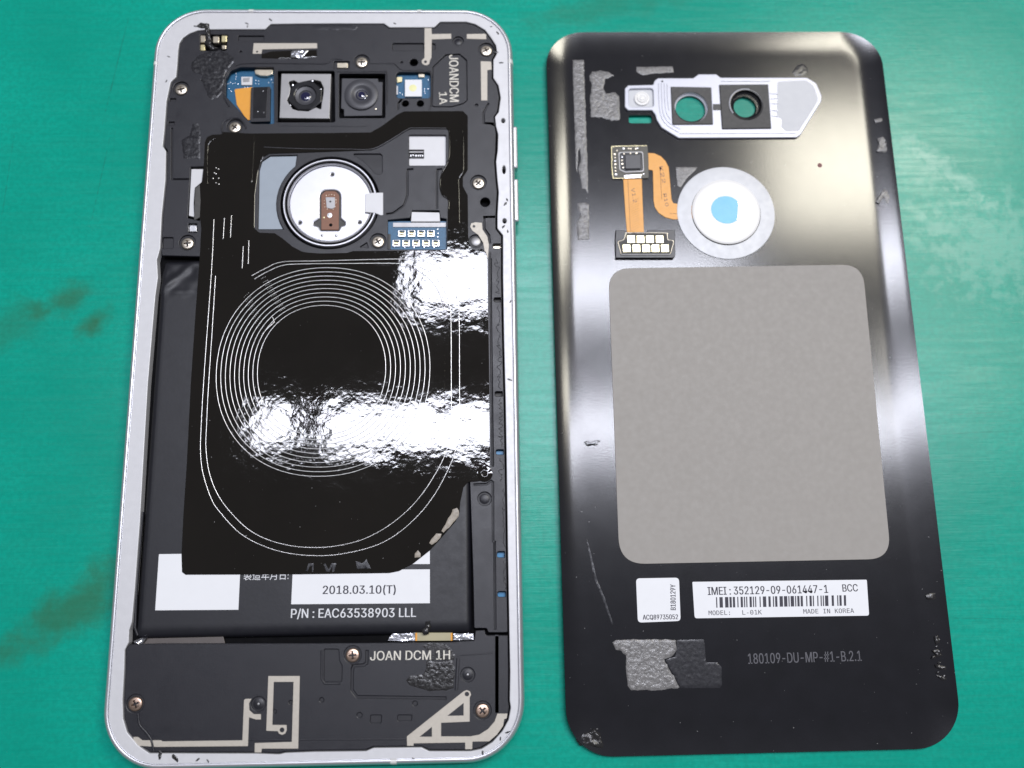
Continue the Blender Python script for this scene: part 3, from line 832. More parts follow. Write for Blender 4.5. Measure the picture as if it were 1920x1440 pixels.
# board with nine sprung contacts
cb = plate('contact_board', [(11.09,27.73), (23.63,27.67), (23.63,21.51), (11.17,21.58)], Z_DEEP, 4.6, M['pcb'], phone, b=0)
plate('contact_shield', rp([(16.51,29.56), (22.19,29.41), (22.3,27.41), (16.39,27.44)], .12), 4.3, Z_HOUSE - .2, M['shield'], cb, b=.1)
plate('board_shadow_bar', [(12.74,27.36), (23.49,27.3), (23.49,26.34), (12.75,26.39)], Z_DEEP, 4.75, M['steel_mid'], cb, b=.03)
plate('dark_foot', [(11.33,24.96), (12.29,24.95), (12.34,21.66), (11.38,21.67)], 4.6, 4.66, M['gasket'], cb, b=.02)
spr = None
for x, y in [(14.56,24.95), (16.53,24.94), (18.48,24.93), (20.43,24.92), (13.47,22.88), (15.43,22.87), (17.44,22.86), (19.46,22.85), (21.42,22.83)]:
    if spr is None:
        V, F = plate_geo(rp([(-.78, -.74), (.78, -.74), (.78, .74), (-.78, .74)], .2, 3), [rp([(-.5, .28), (.5, .28), (.5, .52), (-.5, .52)], .05, 2)], 0, .3, .1)
        n_ = len(F)
        V2, F2 = ridge_geo([(-.46, .0), (-.2, -.06), (.1, -.06), (.46, -.12)], .8, .34, .26)
        F += [tuple(i + len(V) for i in f) for f in F2]
        spr = mesh_obj('spring_contact', V + V2, F, M['steel'], cb)
        spr.data.materials.append(M['gold'])
        for f in spr.data.polygons[n_:]: f.material_index = 1
        spr.location = (x * MM, y * MM, 4.6 * MM)
    else:
        dup(spr, cb, (x, y, 4.6))
for x, y in [(21.77,25.9), (21.83,25.01), (21.77,24.22), (13.11,22.2), (15.13,22.06), (17.03,22.01), (19.04,21.99), (21.05,21.98)]:
    lathe('solder_dot', (x, y), [(0, 4.8), (.12, 4.78), (.18, 4.58)], M['steel'], cb, 8)
# white battery bracket at the left edge
wbk = plate('battery_bracket', rp([(-28.42,39.19), (-25.68,39.18), (-25.46,35.39), (-26.97,28.64), (-28.32,29.0)], .12), Z_DEEP, 4.9, M['shield'], phone, b=.08)
plate('bracket_spring', rp([(-28.25,27.29), (-26.76,27.28), (-26.67,25.7), (-28.15,25.71)], .1), Z_DEEP, 4.5, M['steel'], phone, b=.12)

# ---------------------------------------------------------------- lower speaker housing
LOWER = [(-34.45,-54.98), (-33.93,-54.24), (-28.39,-54.2), (-0.45,-54.64), (23.83,-54.88), (28.61,-54.68), (28.82,-52.89), (30.59,-52.82), (30.77,-53.77), (34.84,-53.84), (34.84,-60.32), (34.71,-65.22), (34.88,-66.5), (34.47,-68.5), (33.34,-70.3), (31.55,-72.12), (29.63,-73.2), (27.72,-73.52), (20.53,-73.38), (19.15,-72.72), (10.42,-72.64), (9.15,-73.15), (0.12,-73.05), (-5.16,-73.17), (-6.28,-73.37), (-10.15,-73.16), (-17.76,-73.0), (-28.92,-72.73), (-30.93,-71.45), (-32.97,-69.22), (-33.79,-67.0), (-34.12,-63.91), (-34.22,-58.69)]
LSCREWS = [(-32.08,-64.59), (6.48,-56.87), (30.03,-66.93)]
LH = [(-10.18,-65.0), (27.41,-60.65), (1.1,-64.53), (17.87,-65.45), (7.94,-67.26), (-4.43,-64.84), (-7.27,-66.33)]
lw = [circle((c[0], c[1] + .08), 1.55, 26) for c in LSCREWS] + [circle(c, r_, 22) for c, r_ in zip(LH, (1.25, 1.25, .36, .4, .42, .3, .3))]
lw.append(rp([(1.3,-55.75), (3.92,-55.8), (4.07,-57.71), (4.59,-58.68), (4.6,-61.38), (1.46,-61.33)], .3))
lw.append(rp([(9.97,-67.31), (11.86,-67.34), (11.78,-68.66), (9.89,-68.63)], .25))
lw.append(rp([(14.84,-67.4), (17.33,-67.45), (17.2,-68.39), (14.75,-68.34)], .25))
lw.append(stroke([(32.79,-53.91), (32.63,-67.17)], .34))
lw.append(stroke([(9.07,-56.14), (9.06,-58.28), (8.51,-58.66), (6.7,-58.72), (6.48,-59.49), (6.49,-62.95), (7.42,-64.12), (23.42,-64.65)], .36))
lower = plate('speaker_housing', rp(LOWER, .4, 3), Z_DEEP, Z_HOUSE, M['plastic'], phone, lw, b=.15)
lab(lower, 'black speaker housing with champagne antenna traces below the battery')
plate('recess_floor', offset(ccw(LOWER), .06), Z_DEEP, Z_FLOOR + .12, M['plastic_low'], lower, b=0)
for c in LH[:2]:
    lathe('post', c, [(0, Z_HOUSE), (.28, Z_HOUSE - .02), (.34, Z_FLOOR + .25), (.7, Z_FLOOR + .22), (1.0, Z_FLOOR + .13)], M['plastic'], lower, 24)
    lathe('post_tip', c, [(0, Z_HOUSE + .05), (.2, Z_HOUSE + .02), (.26, Z_HOUSE - .1)], M['steel_mid'], lower, 12)
plate('raised_step', rp([(25.55,-57.51), (25.35,-57.21), (31.95,-56.84), (32.35,-57.08), (25.85,-57.36)], .05), Z_HOUSE - .02, Z_HOUSE + .06, M['plastic'], lower, b=.05)
ridge('rib', [(25.65,-57.7), (25.33,-63.31)], .7, .12, Z_HOUSE - .02, M['plastic'], lower)
ridge('rib', [(0.8,-55.9), (0.99,-60.93), (1.57,-61.71), (4.37,-61.8)], .35, .16, Z_HOUSE - .02, M['plastic'], lower)
ridge('rib', [(-27.42,-70.91), (-0.33,-71.22)] + [(16.47,-71.49)], .3, .08, Z_HOUSE - .02, M['plastic'], lower)
ridge('rib', catmull([(-31.47,-66.22), (-31.04,-68.11), (-29.88,-69.35), (-28.8,-70.77), (-28.28,-72.64)], 6), .5, .2, Z_HOUSE - .03, M['plastic'], lower)
sA = dup(s0, phone, (LSCREWS[0][0], LSCREWS[0][1], Z_FLOOR + .12), .4)
sA.data = s0.data.copy(); sA.data.materials[0] = M['screw_cu']
for c in LSCREWS[1:]:
    d = dup(sA, phone, (c[0], c[1], Z_FLOOR + .12), random.uniform(0, 1.5))
AZ = Z_HOUSE + .03
antenna('antenna_trace', [(-31.97,-70.15), (-31.19,-70.16), (-30.36,-70.74), (-27.04,-70.8), (-26.83,-70.99), (-12.73,-71.09), (-12.76,-64.31), (-12.55,-64.08), (-11.44,-64.07), (-11.84,-64.9), (-11.71,-66.04), (-10.92,-66.71), (-9.64,-66.74), (-9.6,-67.64), (-10.53,-67.63), (-11.43,-67.32), (-11.73,-67.26), (-11.7,-72.1), (-27.75,-71.9), (-30.65,-71.66), (-30.76,-71.95), (-31.9,-71.11)], AZ, lower)
antenna('antenna_trace', [(-8.6,-60.22), (-2.93,-60.32), (-2.8,-72.69), (-9.23,-72.56), (-9.3,-73.21), (-10.48,-73.18), (-10.51,-71.6), (-3.97,-71.54), (-4.03,-61.32), (-7.58,-61.26), (-7.53,-68.61), (-5.0,-68.66), (-4.94,-69.56), (-5.2,-70.12), (-5.74,-70.33), (-6.28,-70.1), (-6.54,-69.68), (-8.57,-69.58)], AZ, lower, [circle([(-5.78,-69.49)][0], .42, 16)])
antenna('antenna_trace', [(26.68,-63.49), (27.24,-63.3), (27.8,-63.55), (28.0,-64.12), (27.74,-64.6), (27.71,-68.73), (22.58,-68.84), (22.58,-71.14), (27.8,-71.24), (29.39,-70.99), (30.99,-70.08), (32.21,-68.78), (32.72,-67.46), (34.53,-67.5), (34.38,-68.29), (33.93,-68.43), (33.72,-69.57), (32.58,-71.05), (31.17,-72.15), (28.19,-72.13), (28.14,-73.41), (26.89,-73.38), (26.89,-72.26), (17.67,-72.22), (17.67,-72.63), (16.52,-72.61), (16.47,-71.02)], AZ, lower,
        [[(26.63,-65.53), (26.62,-67.68), (23.72,-67.67)], [(20.93,-69.5), (20.94,-71.16), (18.75,-71.12)], circle([(27.24,-64.01)][0], .4, 16)])
a_ = [(9.66,-57.83), (24.15,-57.91)]
text('code_lettering', 'JOAN DCM 1H', a_[0], a_[1], 1.61, Z_HOUSE + .05, M['letter_beige'], lower, bold=0.07)

# the gap between battery and speaker housing: strips of metal and foil
plate('metal_strip', [(-31.87,-53.32), (-17.3,-53.23), (-16.94,-54.42), (-32.0,-54.29)], Z_DEEP, 4.4, M['strip'], phone, b=.05)
plate('foil_strip', jag([(13.61,-53.25), (17.79,-53.13), (17.8,-54.59), (12.71,-54.54)], .06, 1.2, 1), Z_DEEP, 4.6, M['foil'], phone, b=.05)
plate('flex_strip', [(17.79,-53.13), (24.62,-53.24), (24.62,-54.67), (17.8,-54.59)], Z_DEEP, 4.65, mat('pale_olive_flex', (.42, .38, .24), .35), phone, b=.05)
FE = [(17.98,-53.17), (17.99,-54.58), (24.46,-53.28), (24.46,-54.66)]
for i in (0, 2):
    plate('flex_edge', stroke([FE[i], FE[i + 1]], .35), 4.6, 4.7, M['copper'], phone, b=.02)
plate('foil_strip', jag([(24.73,-53.36), (28.41,-53.43), (28.6,-54.56), (24.72,-54.63)], .06, 1.2, 2), Z_DEEP, 4.6, M['foil'], phone, b=.05)
patch('foil_scrap', jag([(-33.29,-53.76), (-32.14,-53.16), (-30.74,-53.06), (-31.39,-53.89), (-32.04,-54.52), (-33.06,-54.25)], .05, .6, 3), 4.8, .6, M['foil'], phone, step=.4, ns=.8)

# ---------------------------------------------------------------- battery
BQ = [(-33.3,19.49), (28.18,19.1), (28.08,-54.01), (-32.59,-52.86)]
BX0, BX1 = (BQ[0][0] + BQ[3][0]) / 2, (BQ[1][0] + BQ[2][0]) / 2
BY0, BY1 = (BQ[2][1] + BQ[3][1]) / 2, BQ[0][1]
NX, NY = 110, 140
V, F = [], []


def edge_round(d, r):
    if d >= r: return 0.
    return r - math.sqrt(max(0, r * r - (r - d) ** 2))


for j in range(NY + 1):
    for i in range(NX + 1):
        fx_, fy_ = i / NX, j / NY
        x = BX0 + (BX1 - BX0) * fx_; y = BY0 + (BY1 - BY0) * fy_
        dx, dy = min(x - BX0, BX1 - x), min(y - BY0, BY1 - y)
        z = Z_BATT - edge_round(dx, .9) * .9 - edge_round(y - BY0, 2.2) * .6 - edge_round(BY1 - y, .8) * .8
        u, v = x - BX0, BY1 - y          # crumpled pouch corner
        if u < 9 and v < 11:
            k = max(0, 1 - u / 9) ** .3 * max(0, 1 - (v / 8.5) ** 4) if v < 8.5 else 0
            fold = math.exp(-((u * .75 + (v - 6.6) * .8) / .8) ** 2) * .42 + math.exp(-((v - 6.9 + u * .03) / .45) ** 2) * .25
            dip = -.75 * math.exp(-(v / 3.2) ** 2) - .25 * math.exp(-((u - 4.2) ** 2 + (v - 3.5) ** 2) / 4)
            z += k * (dip + fold +   .3 * mnoise.noise(Vector((u * .6, v * .5, 2))))
        z += .012 * mnoise.noise(Vector((x * .15, y * .12, 0)))
        V.append((x, y, z))
for j in range(NY):
    for i in range(NX):
        a = j * (NX + 1) + i
        F.append((a, a + 1, a + NX + 2, a + NX + 1))
# side walls
rim = [i for i in range(NX + 1)] + [j * (NX + 1) + NX for j in range(1, NY + 1)] + [NY * (NX + 1) + i for i in range(NX - 1, -1, -1)] + [j * (NX + 1) for j in range(NY - 1, 0, -1)]
b0 = len(V)
for i in rim: V.append((V[i][0], V[i][1], 1.5))
for k in range(len(rim)):
    k2_ = (k + 1) % len(rim)
    F.append((rim[k], b0 + k, b0 + k2_, rim[k2_]))
batt = mesh_obj('battery', V, F, M['battery'], phone, smooth=60)
lab(batt, 'black pouch battery with white printed fields and part number')
ridge('pouch_seam', [(-33.36,-30.34), (-33.47,-44.6), (-33.28,-51.34)] + [(-32.68,-52.73)], .5, .25, 4.7, M['battery'], batt)
BZ = Z_BATT + .02
plate('white_field', [(-29.63,-38.22), (-14.53,-38.25), (-14.53,-48.48), (-29.63,-48.33)], BZ - .02, BZ + .012, M['white'], batt, b=0)
plate('white_field', [(-4.87,-41.51), (20.48,-41.75), (20.5,-47.89), (-4.94,-47.66)], BZ - .02, BZ + .012, M['white'], batt, b=0)
plate('white_field', [(9.94,-37.93), (20.46,-37.99), (20.47,-40.78), (9.98,-40.67)], BZ - .02, BZ + .012, M['white'], batt, b=0)
a_ = [(0.74,-45.92), (14.1,-46.04), (-4.92,-50.1), (17.89,-50.29), (-13.86,-43.06), (-5.6,-43.09)]
text('date_print', '2018.03.10(T)', a_[0], a_[1], 1.49, BZ, M['ink'], batt, bold=0.1)
text('part_number', 'P/N : EAC63538903 LLL', a_[2], a_[3], 1.6, BZ, M['letter_white'], batt, bold=0.07)
text('date_caption', '製造年月日:', a_[4], a_[5], 1.27, BZ, M['letter_white'], batt, face='plain')

# ---------------------------------------------------------------- charging coil film
FILM = [(-25.87,44.95), (-25.49,46.02), (-24.55,46.56), (-22.6,46.67), (-22.3,47.21), (-16.95,46.84), (-0.24,46.92), (7.98,47.03), (10.26,48.47), (13.42,51.06), (14.8,51.8), (27.04,51.84), (28.04,50.74), (27.97,38.61), (26.98,36.96), (26.97,34.96), (27.94,32.97), (27.99,24.17), (28.2,22.34), (28.84,21.32), (29.58,21.08), (30.66,21.42), (31.51,20.73), (31.87,19.25), (31.84,10.84), (31.9,-0.11), (31.92,-10.78), (31.89,-22.82), (31.93,-24.25), (31.21,-25.16), (29.43,-25.49), (27.61,-25.62), (26.79,-26.62), (26.18,-29.33), (26.02,-31.41), (25.26,-33.02), (21.96,-36.74), (20.37,-38.39), (17.51,-40.59), (14.75,-42.01), (12.94,-42.33), (-3.74,-42.3), (-24.47,-42.05), (-25.18,-41.58), (-25.48,-38.28), (-25.57,-30.52), (-25.52,-21.49), (-25.7,-5.96), (-25.63,9.41), (-25.48,20.4), (-25.54,26.07), (-25.87,28.12), (-27.06,28.36), (-27.35,31.58), (-27.33,34.83), (-26.01,36.1), (-25.81,40.09)]
CUT = [(-14.28,40.53), (-13.78,41.59), (-12.62,42.3), (-7.63,42.46), (-0.13,42.74), (8.26,43.07), (10.32,44.26), (15.56,47.49), (16.21,47.79), (23.71,47.78), (24.04,47.23), (24.15,41.6), (23.6,39.69), (22.61,37.45), (22.4,35.45), (22.83,33.45), (24.03,32.05), (23.86,29.84), (23.69,21.12), (4.88,21.06), (3.65,20.67), (-1.66,20.59), (-4.53,20.84), (-5.39,21.07), (-7.22,22.1), (-9.2,23.81), (-10.84,24.96), (-13.93,25.09), (-14.92,26.01), (-15.14,33.15), (-14.73,38.52)]
film = plate('charging_film', rp(FILM, .4, 3), Z_HOUSE + .06, Z_FILM, M['film'], phone, [rp(CUT, .4, 3)], b=.06)
lab(film, 'glossy black film carrying the round wireless charging coil')
# ten turns of the coil pressed into the film
cA = [(-20.93,-3.57), (20.36,-3.98), (-0.93,17.55), (0.26,-24.15), (-13.03,-3.65), (11.76,-3.89), (-0.71,9.71), (0.03,-16.27)]
for i in range(10):
    t = i / 9
    L_, R_, T_, B_ = [Vector(cA[k]).lerp(Vector(cA[k + 4]), t) for k in range(4)]
    cx, cy = (L_.x + R_.x) / 2, (T_.y + B_.y) / 2
    ax, ay = (R_.x - L_.x) / 2, (T_.y - B_.y) / 2
    e = 2.14
    pts = []
    for k in range(160):
        a = 2 * math.pi * k / 160
        c, s = math.cos(a), math.sin(a)
        pts.append((cx + ax * math.copysign(abs(c) ** (2 / e), c), cy + ay * math.copysign(abs(s) ** (2 / e), s)))
    ridge('coil_turn', pts, .16, .045, Z_FILM - .004, M['ridge'], film, closed=True)
ridge('coil_tab', [(-10.57,7.39), (-10.14,6.36), (-11.66,4.84), (-12.37,3.89)], .15, .045, Z_FILM - .004, M['ridge'], film)
# two outer antenna loops
LOOP1 = [(-23.1,28.0), (-22.98,17.92), (-23.17,2.55), (-23.25,-5.99), (-23.23,-14.34), (-23.04,-19.48), (-22.3,-23.55), (-20.56,-28.1), (-18.83,-30.61), (-14.87,-34.62), (-10.23,-37.11), (-5.35,-38.49), (0.09,-38.96), (5.02,-38.55), (10.6,-37.16), (14.88,-34.76), (18.55,-31.43), (21.34,-27.86), (23.66,-23.64), (25.19,-19.87), (25.92,-16.15), (26.09,-12.3), (26.12,-4.36), (26.1,6.47), (25.8,10.89), (24.43,14.46), (22.31,17.28), (19.64,18.54), (16.12,19.24), (8.99,19.23), (-1.61,19.01), (-9.01,18.84), (-12.13,17.62), (-15.0,15.97)]
LOOP2 = [(-22.14,16.02), (-22.19,3.62), (-22.28,-6.0), (-22.22,-14.35), (-22.09,-18.47), (-21.23,-23.06), (-19.52,-27.11), (-16.88,-30.64), (-13.43,-33.86), (-9.64,-35.88), (-4.9,-37.13), (0.05,-37.45), (4.48,-36.97), (8.53,-35.85), (12.67,-33.64), (16.24,-30.8), (18.83,-27.93), (21.13,-24.52), (23.06,-20.87), (24.18,-17.48), (24.49,-13.85), (24.51,-4.34), (24.47,6.49), (24.11,10.24), (22.84,13.14), (20.93,15.94), (18.05,17.65), (14.32,18.35), (2.64,18.42), (-5.82,18.37), (-9.19,18.05), (-12.09,16.73), (-14.44,15.29)]
LOOP3 = [(23.26,-14.88), (23.26,-4.33), (23.16,6.5), (22.74,10.25), (21.25,13.7), (18.59,16.3), (15.39,17.67), (9.01,18.16)]
ridge('loop_trace', catmull(LOOP1, 5), .17, .045, Z_FILM - .004, M['ridge'], film)
ridge('loop_trace', catmull(LOOP2, 5), .17, .045, Z_FILM - .004, M['ridge'], film)
ridge('loop_trace', catmull(LOOP3, 5), .10, .03, Z_FILM - .004, M['film'], film)
for seg in ([(-21.03,28.27), (-21.02,23.77)], [(-19.63,28.78), (-19.61,24.1)], [(-16.98,22.19), (-16.97,17.54)], [(-15.92,23.4), (-15.81,18.43)]):
    ridge('trace_stub', seg, .16, .045, Z_FILM - .004, M['ridge'], film)
ridge('crease', [(-15.85,46.44), (-15.84,36.21)], .12, .03, Z_FILM - .004, M['film'], film)
ridge('crease', catmull([(-24.88,35.63), (-25.29,42.99), (-24.83,44.97), (-23.64,45.83)], 6), .5, .12, Z_FILM - .02, M['film'], film)
ridge('crease', catmull([(26.14,26.95), (26.09,32.99), (26.06,36.42), (26.97,38.38), (27.04,42.09), (27.02,49.37)], 6), .5, .12, Z_FILM - .02, M['film'], film)
ridge('crease', catmull([(24.05,29.85), (24.01,32.03), (22.77,33.25), (22.31,35.45), (22.76,37.9), (23.67,39.87), (24.2,41.85), (24.21,47.61)], 6), .35, .12, Z_FILM - .02, M['film'], film)
plate('film_fold', rp([(-27.28,34.67), (-26.33,35.64), (-25.96,32.01), (-25.91,28.41), (-27.09,27.7)], .2), 5.0, Z_FILM + .05, M['gasket'], film, b=.15)
for x, y in [(-23.28,39.17), (-22.77,38.92), (-23.56,38.07), (-23.21,37.87), (-23.78,36.85), (-22.66,36.89), (-23.1,35.87), (-22.53,35.62), (-15.91,36.21)]:
    lathe('pin_dot', (x, y), [(0, Z_FILM + .05), (.1, Z_FILM + .04), (.17, Z_FILM - .01)], M['ridge'], film, 8)
# rows of pin pricks between the coil turns
for k in range(10):
    for base in ([(-13.08,15.34), (-12.82,15.48), (-12.57,15.59), (-12.31,15.71), (-9.14,8.63), (-8.84,8.81), (-8.55,9.0), (-8.25,9.18)], [(-16.29,11.55), (-16.02,11.85), (-15.73,12.12), (-15.44,12.4), (-12.57,3.56), (-12.33,3.96), (-12.09,4.34), (-11.84,4.68)]):
        for q in range(4):
            a, b = Vector(base[q]), Vector(base[q + 4])
            p = a.lerp(b, k / 9)
            if 'pin' not in M:
                V, F = [], []
                n = 6
                for r_, z in ((.085, 0), (.05, .03), (.0, .04)):
                    V += [(r_ * math.cos(2 * math.pi * i / n), r_ * math.sin(2 * math.pi * i / n), z) for i in range(n)]
                for l_ in range(2):
                    F += [(l_ * n + i, l_ * n + (i + 1) % n, (l_ + 1) * n + (i + 1) % n, (l_ + 1) * n + i) for i in range(n)]
                M['pin'] = mesh_obj('pin_dot', V, F, M['ridge'], film)
                M['pin'].location = (p.x * MM, p.y * MM, Z_FILM * MM)
            else:
                dup(M['pin'], film, (p.x, p.y, Z_FILM))
# pale torn glue along the lower right film edge
patch('glue_residue', jag([(24.76,-30.66), (25.6,-30.4), (25.95,-30.99), (25.8,-32.03), (24.86,-33.26), (23.61,-34.48), (22.98,-35.09), (22.57,-34.67), (23.4,-33.44), (23.82,-32.41), (24.34,-31.8)], .08, .5, 4), Z_FILM, .12, M['goo_brown'], film, ns=.7)
patch('glue_residue', jag([(20.7,-36.29), (21.73,-35.18), (22.57,-35.29), (22.36,-35.91), (21.74,-36.72), (20.91,-37.22), (20.39,-37.01)], .08, .5, 5), Z_FILM, .12, M['goo_brown'], film, ns=.7)
patch('glue_residue', jag([(17.66,-38.83), (18.23,-38.21), (18.8,-38.84), (18.76,-39.52), (17.67,-39.61)], .06, .5, 6), Z_FILM, .1, M['goo_brown'], film, ns=.7)
for k, pts in enumerate(([(-2.41,-41.64), (-2.0,-40.32), (-0.99,-40.33), (-1.05,-41.89), (-1.32,-41.88), (-1.36,-40.77), (-1.76,-40.77), (-2.07,-41.76)], [(0.82,-40.58), (1.16,-40.37), (1.75,-41.49), (2.28,-40.34), (3.19,-40.4), (2.78,-41.95), (2.44,-41.94), (2.52,-40.83), (1.88,-41.93), (1.31,-41.81)], [(6.68,-40.0), (7.94,-40.47), (8.71,-39.7), (9.54,-41.39), (7.05,-41.46)])):
    patch('glue_smear', jag(pts, .04, .5, 7 + k), Z_FILM, .02, M['goo_faint'], film, ns=.7, step=.5)

BO = [(30.81,-24.03)][0]
lathe('boss', BO, [(0, Z_FILM - .01), (.35, Z_FILM - .01), (.45, Z_FILM + .07), (.75, Z_FILM + .09), (.95, Z_FILM + .01), (1.4, Z_FILM + .02), (1.55, Z_FILM - .02)], M['film'], film, 28)

# ---------------------------------------------------------------- burnt glue and scraps on the housing
patch('burnt_glue', jag([(-29.58,63.23), (-28.62,64.52), (-26.6,65.56), (-23.85,66.09), (-22.43,65.57), (-20.98,64.27), (-20.93,63.23), (-22.44,61.16), (-22.97,58.07), (-23.29,55.52), (-25.07,54.5), (-26.58,57.05), (-27.44,60.13), (-29.57,61.16)], .2, .6, 11), Z_HOUSE, .10, M['goo_soft'], housing, step=.25, ns=.7)
patch('burnt_glue', jag([(-29.74,71.39), (-28.05,72.32), (-26.41,72.05), (-25.94,69.82), (-25.68,67.2), (-24.23,66.16), (-25.6,65.89), (-27.08,67.46), (-26.95,69.29), (-27.5,70.87)], .12, .6, 12), Z_LEDGE - .05, .5, M['goo'], housing, step=.3, ns=.7)
patch('burnt_glue', jag([(19.99,-58.19), (21.81,-58.14), (24.84,-58.08), (24.93,-60.99), (24.83,-62.91), (22.82,-63.36), (21.01,-63.42), (18.6,-62.8), (16.99,-62.19), (16.38,-61.41), (17.18,-60.65), (19.39,-60.5), (19.79,-59.35)], .2, .6, 13), Z_HOUSE, .12, M['goo'], lower, step=.25, ns=.5)
patch('burnt_glue', jag([(18.96,-55.44), (20.99,-54.92), (23.02,-55.08), (24.34,-55.73), (25.15,-57.3), (24.84,-58.04), (21.81,-58.1), (19.99,-58.15), (20.39,-57.42), (20.18,-56.24)], .12, .6, 19), Z_HOUSE, .03, M['goo'], lower, step=.3, ns=.5)
patch('burnt_glue', jag([(19.76,-51.22), (20.57,-51.09), (20.78,-52.13), (20.38,-52.71), (20.38,-53.4), (19.26,-53.48), (18.95,-52.69), (19.56,-52.1)], .1, .5, 14), Z_BATT - .05, .6, M['goo'], phone, step=.3, ns=.6)
patch('burnt_glue', jag([(-30.68,45.57), (-29.16,46.56), (-28.63,49.06), (-27.51,49.31), (-26.95,47.55), (-26.7,41.23), (-29.97,41.31)], .08, .8, 15), Z_HOUSE, .10, M['goo_soft'], housing, step=.4, ns=1.6)
patch('glossy_scrap', jag([(-15.22,65.05), (-13.16,65.78), (-8.98,65.97), (-3.75,66.1), (-3.58,64.4), (-8.45,63.96), (-15.18,64.14)], .04, 1.5, 16), Z_HOUSE + .02, .12, M['film'], housing, step=.5, ns=1.5)
patch('foil_scrap', jag([(-9.09,65.57), (-8.06,66.1), (-5.26,65.97), (-6.15,64.79), (-6.59,64.06), (-9.04,64.27)], .05, .8, 17), Z_HOUSE + .1, .3, M['foil'], housing, step=.3, ns=.7)
patch('burnt_glue', jag([(-4.98,72.03), (-1.7,72.16), (3.0,72.12), (4.89,71.64), (4.21,70.71), (-4.01,70.78)], .05, .8, 18), Z_HOUSE - .02, .06, M['plastic'], housing, step=.4, ns=.8)
# threads of scraped glue on the side strip
rnd = random.Random(3)
TH = [[(33.75,19.3), (33.71,12.0)], [(33.73,9.55), (33.85,2.09)], [(33.95,2.09), (33.93,-7.38)], [(34.01,-9.5), (33.98,-18.92)], [(34.06,-20.98), (34.04,-25.78)], [(34.38,-26.8), (34.33,-38.1)], [(34.39,-40.45), (34.42,-45.42)], [(30.47,-54.62), (30.52,-59.31)]]
for k, (a, b) in enumerate(TH[:7]):
    a, b = Vector(a), Vector(b)
    n = max(6, int((b - a).length / .35))
    amp = .5 if k < 5 else .22
    pts = []
    for i in range(n + 1):
        p = a.lerp(b, i / n)
        pts.append((p.x + amp * rnd.uniform(-1, 1), p.y + rnd.uniform(-.25, .25)))
    ridge('glue_thread', catmull(pts, 4), .13, .09, Z_HOUSE - .02, M['goo'] if k > 2 else M['plastic'], housing)
# nicks of dark glue on the pale ledge
for k, (x, y) in enumerate([(-27.01,-73.26), (-24.26,-73.84), (-20.33,-74.1), (-18.54,-74.4), (33.17,-71.7), (34.53,-70.64), (30.0,-73.97), (17.77,-74.88), (-13.63,73.06), (-18.53,72.17), (-18.38,71.41), (33.15,71.48), (34.5,69.96), (12.64,72.22), (35.19,62.89), (32.15,73.79), (35.97,31.82), (35.63,31.01), (35.12,26.03), (35.97,24.99), (36.33,10.21), (35.92,-5.77), (33.99,65.53), (-34.51,58.68), (-34.44,64.36)]):
    r_ = rnd.uniform(.25, .5) * (1.8 if k < 2 else 1)
    a = rnd.uniform(0, 3)
    pts = [(x + r_ * (1.5 * math.cos(t) * math.cos(a) - .5 * math.sin(t) * math.sin(a)) * rnd.uniform(.6, 1.1), y + r_ * (1.5 * math.cos(t) * math.sin(a) * .8 + .5 * math.sin(t) * math.cos(a)) * rnd.uniform(.6, 1.1)) for t in [i * .5236 for i in range(12)]]
    patch('glue_speck', pts, Z_LEDGE, .08, M['goo'], frame, step=.2, ns=.4, seed=k, edge=.15)

# ================================================================= the removed back cover
CX, CY = 81.9653, -1.2655
cover = thing('back_cover', 'removed black glass back cover lying inside up beside the opened phone', 'phone cover', (CX, CY, 0), .0026)
CW, CL = 73.5 / 2, 149.06 / 2
WINDOWS = [(-5.82,56.54), (5.76,56.24)]
wr = (3.36, 2.44)
slot_c = rp([(-19.3,54.71), (-14.35,54.69), (-14.45,52.8), (-19.39,52.83)], .55)
ZC = Z_COVER
# flat middle with its openings, then a rim that sweeps up all round
inn = 6.2
V, F = plate_geo(rrect(CW - inn, CL - inn, 4.0, 14), [circle(WINDOWS[0], wr[0] / 1., 40), circle(WINDOWS[1], wr[1] / 1. + .35, 40), slot_c], .12, ZC, 0)

NR = 15


def rim_rise(x, y):
    """how far the glass edge sweeps up: most along the two long sides, little at top and bottom"""
    sx = max(0., abs(x) - (CW - 11)) / 11
    sy = max(0., abs(y) - (CL - 11)) / 11
    w = sx * sx / max(1e-6, sx * sx + sy * sy)
    return 1.05 * w + (.26 if y > 0 else .14) * (1 - w)


for nr in range(NR + 5):
    t = min(1., nr / NR)
    ins = inn * (1 - t)
    base = len(V)
    if nr <= NR:
        lp, outer_lp = rrect(CW - ins, CL - ins, max(4.0, 8.6 - ins), 14), rrect(CW, CL, 8.6, 14)
        V += [(p[0], p[1], ZC + rim_rise(*o_) * max(0, (t - .06) / .94) ** 2) for p, o_ in zip(lp, outer_lp)]
    else:
        ins, dz = ((-.06, -.12), (.0, -.45), (2.0, -.9), (inn, -2.))[nr - NR - 1]
        V += [(p[0], p[1], max(.05, ZC + rim_rise(*o_) + dz)) for p, o_ in zip(rrect(CW - ins, CL - ins, max(4.0, 8.6 - ins), 14), outer_lp)]
    if nr:
        for i in range(60):
            j = (i + 1) % 60
            F.append((base - 60 + i, base + i, base + j, base - 60 + j)[::-1])
panel = mesh_obj('glass_panel', V, F, M['cover'], cover, smooth=50)
for c, r_ in zip(WINDOWS, (wr[0] + .4, wr[1] + .6)):
    lathe('window_pane', c, [(0, .4), (r_, .4)], M['clear'], panel, 40)

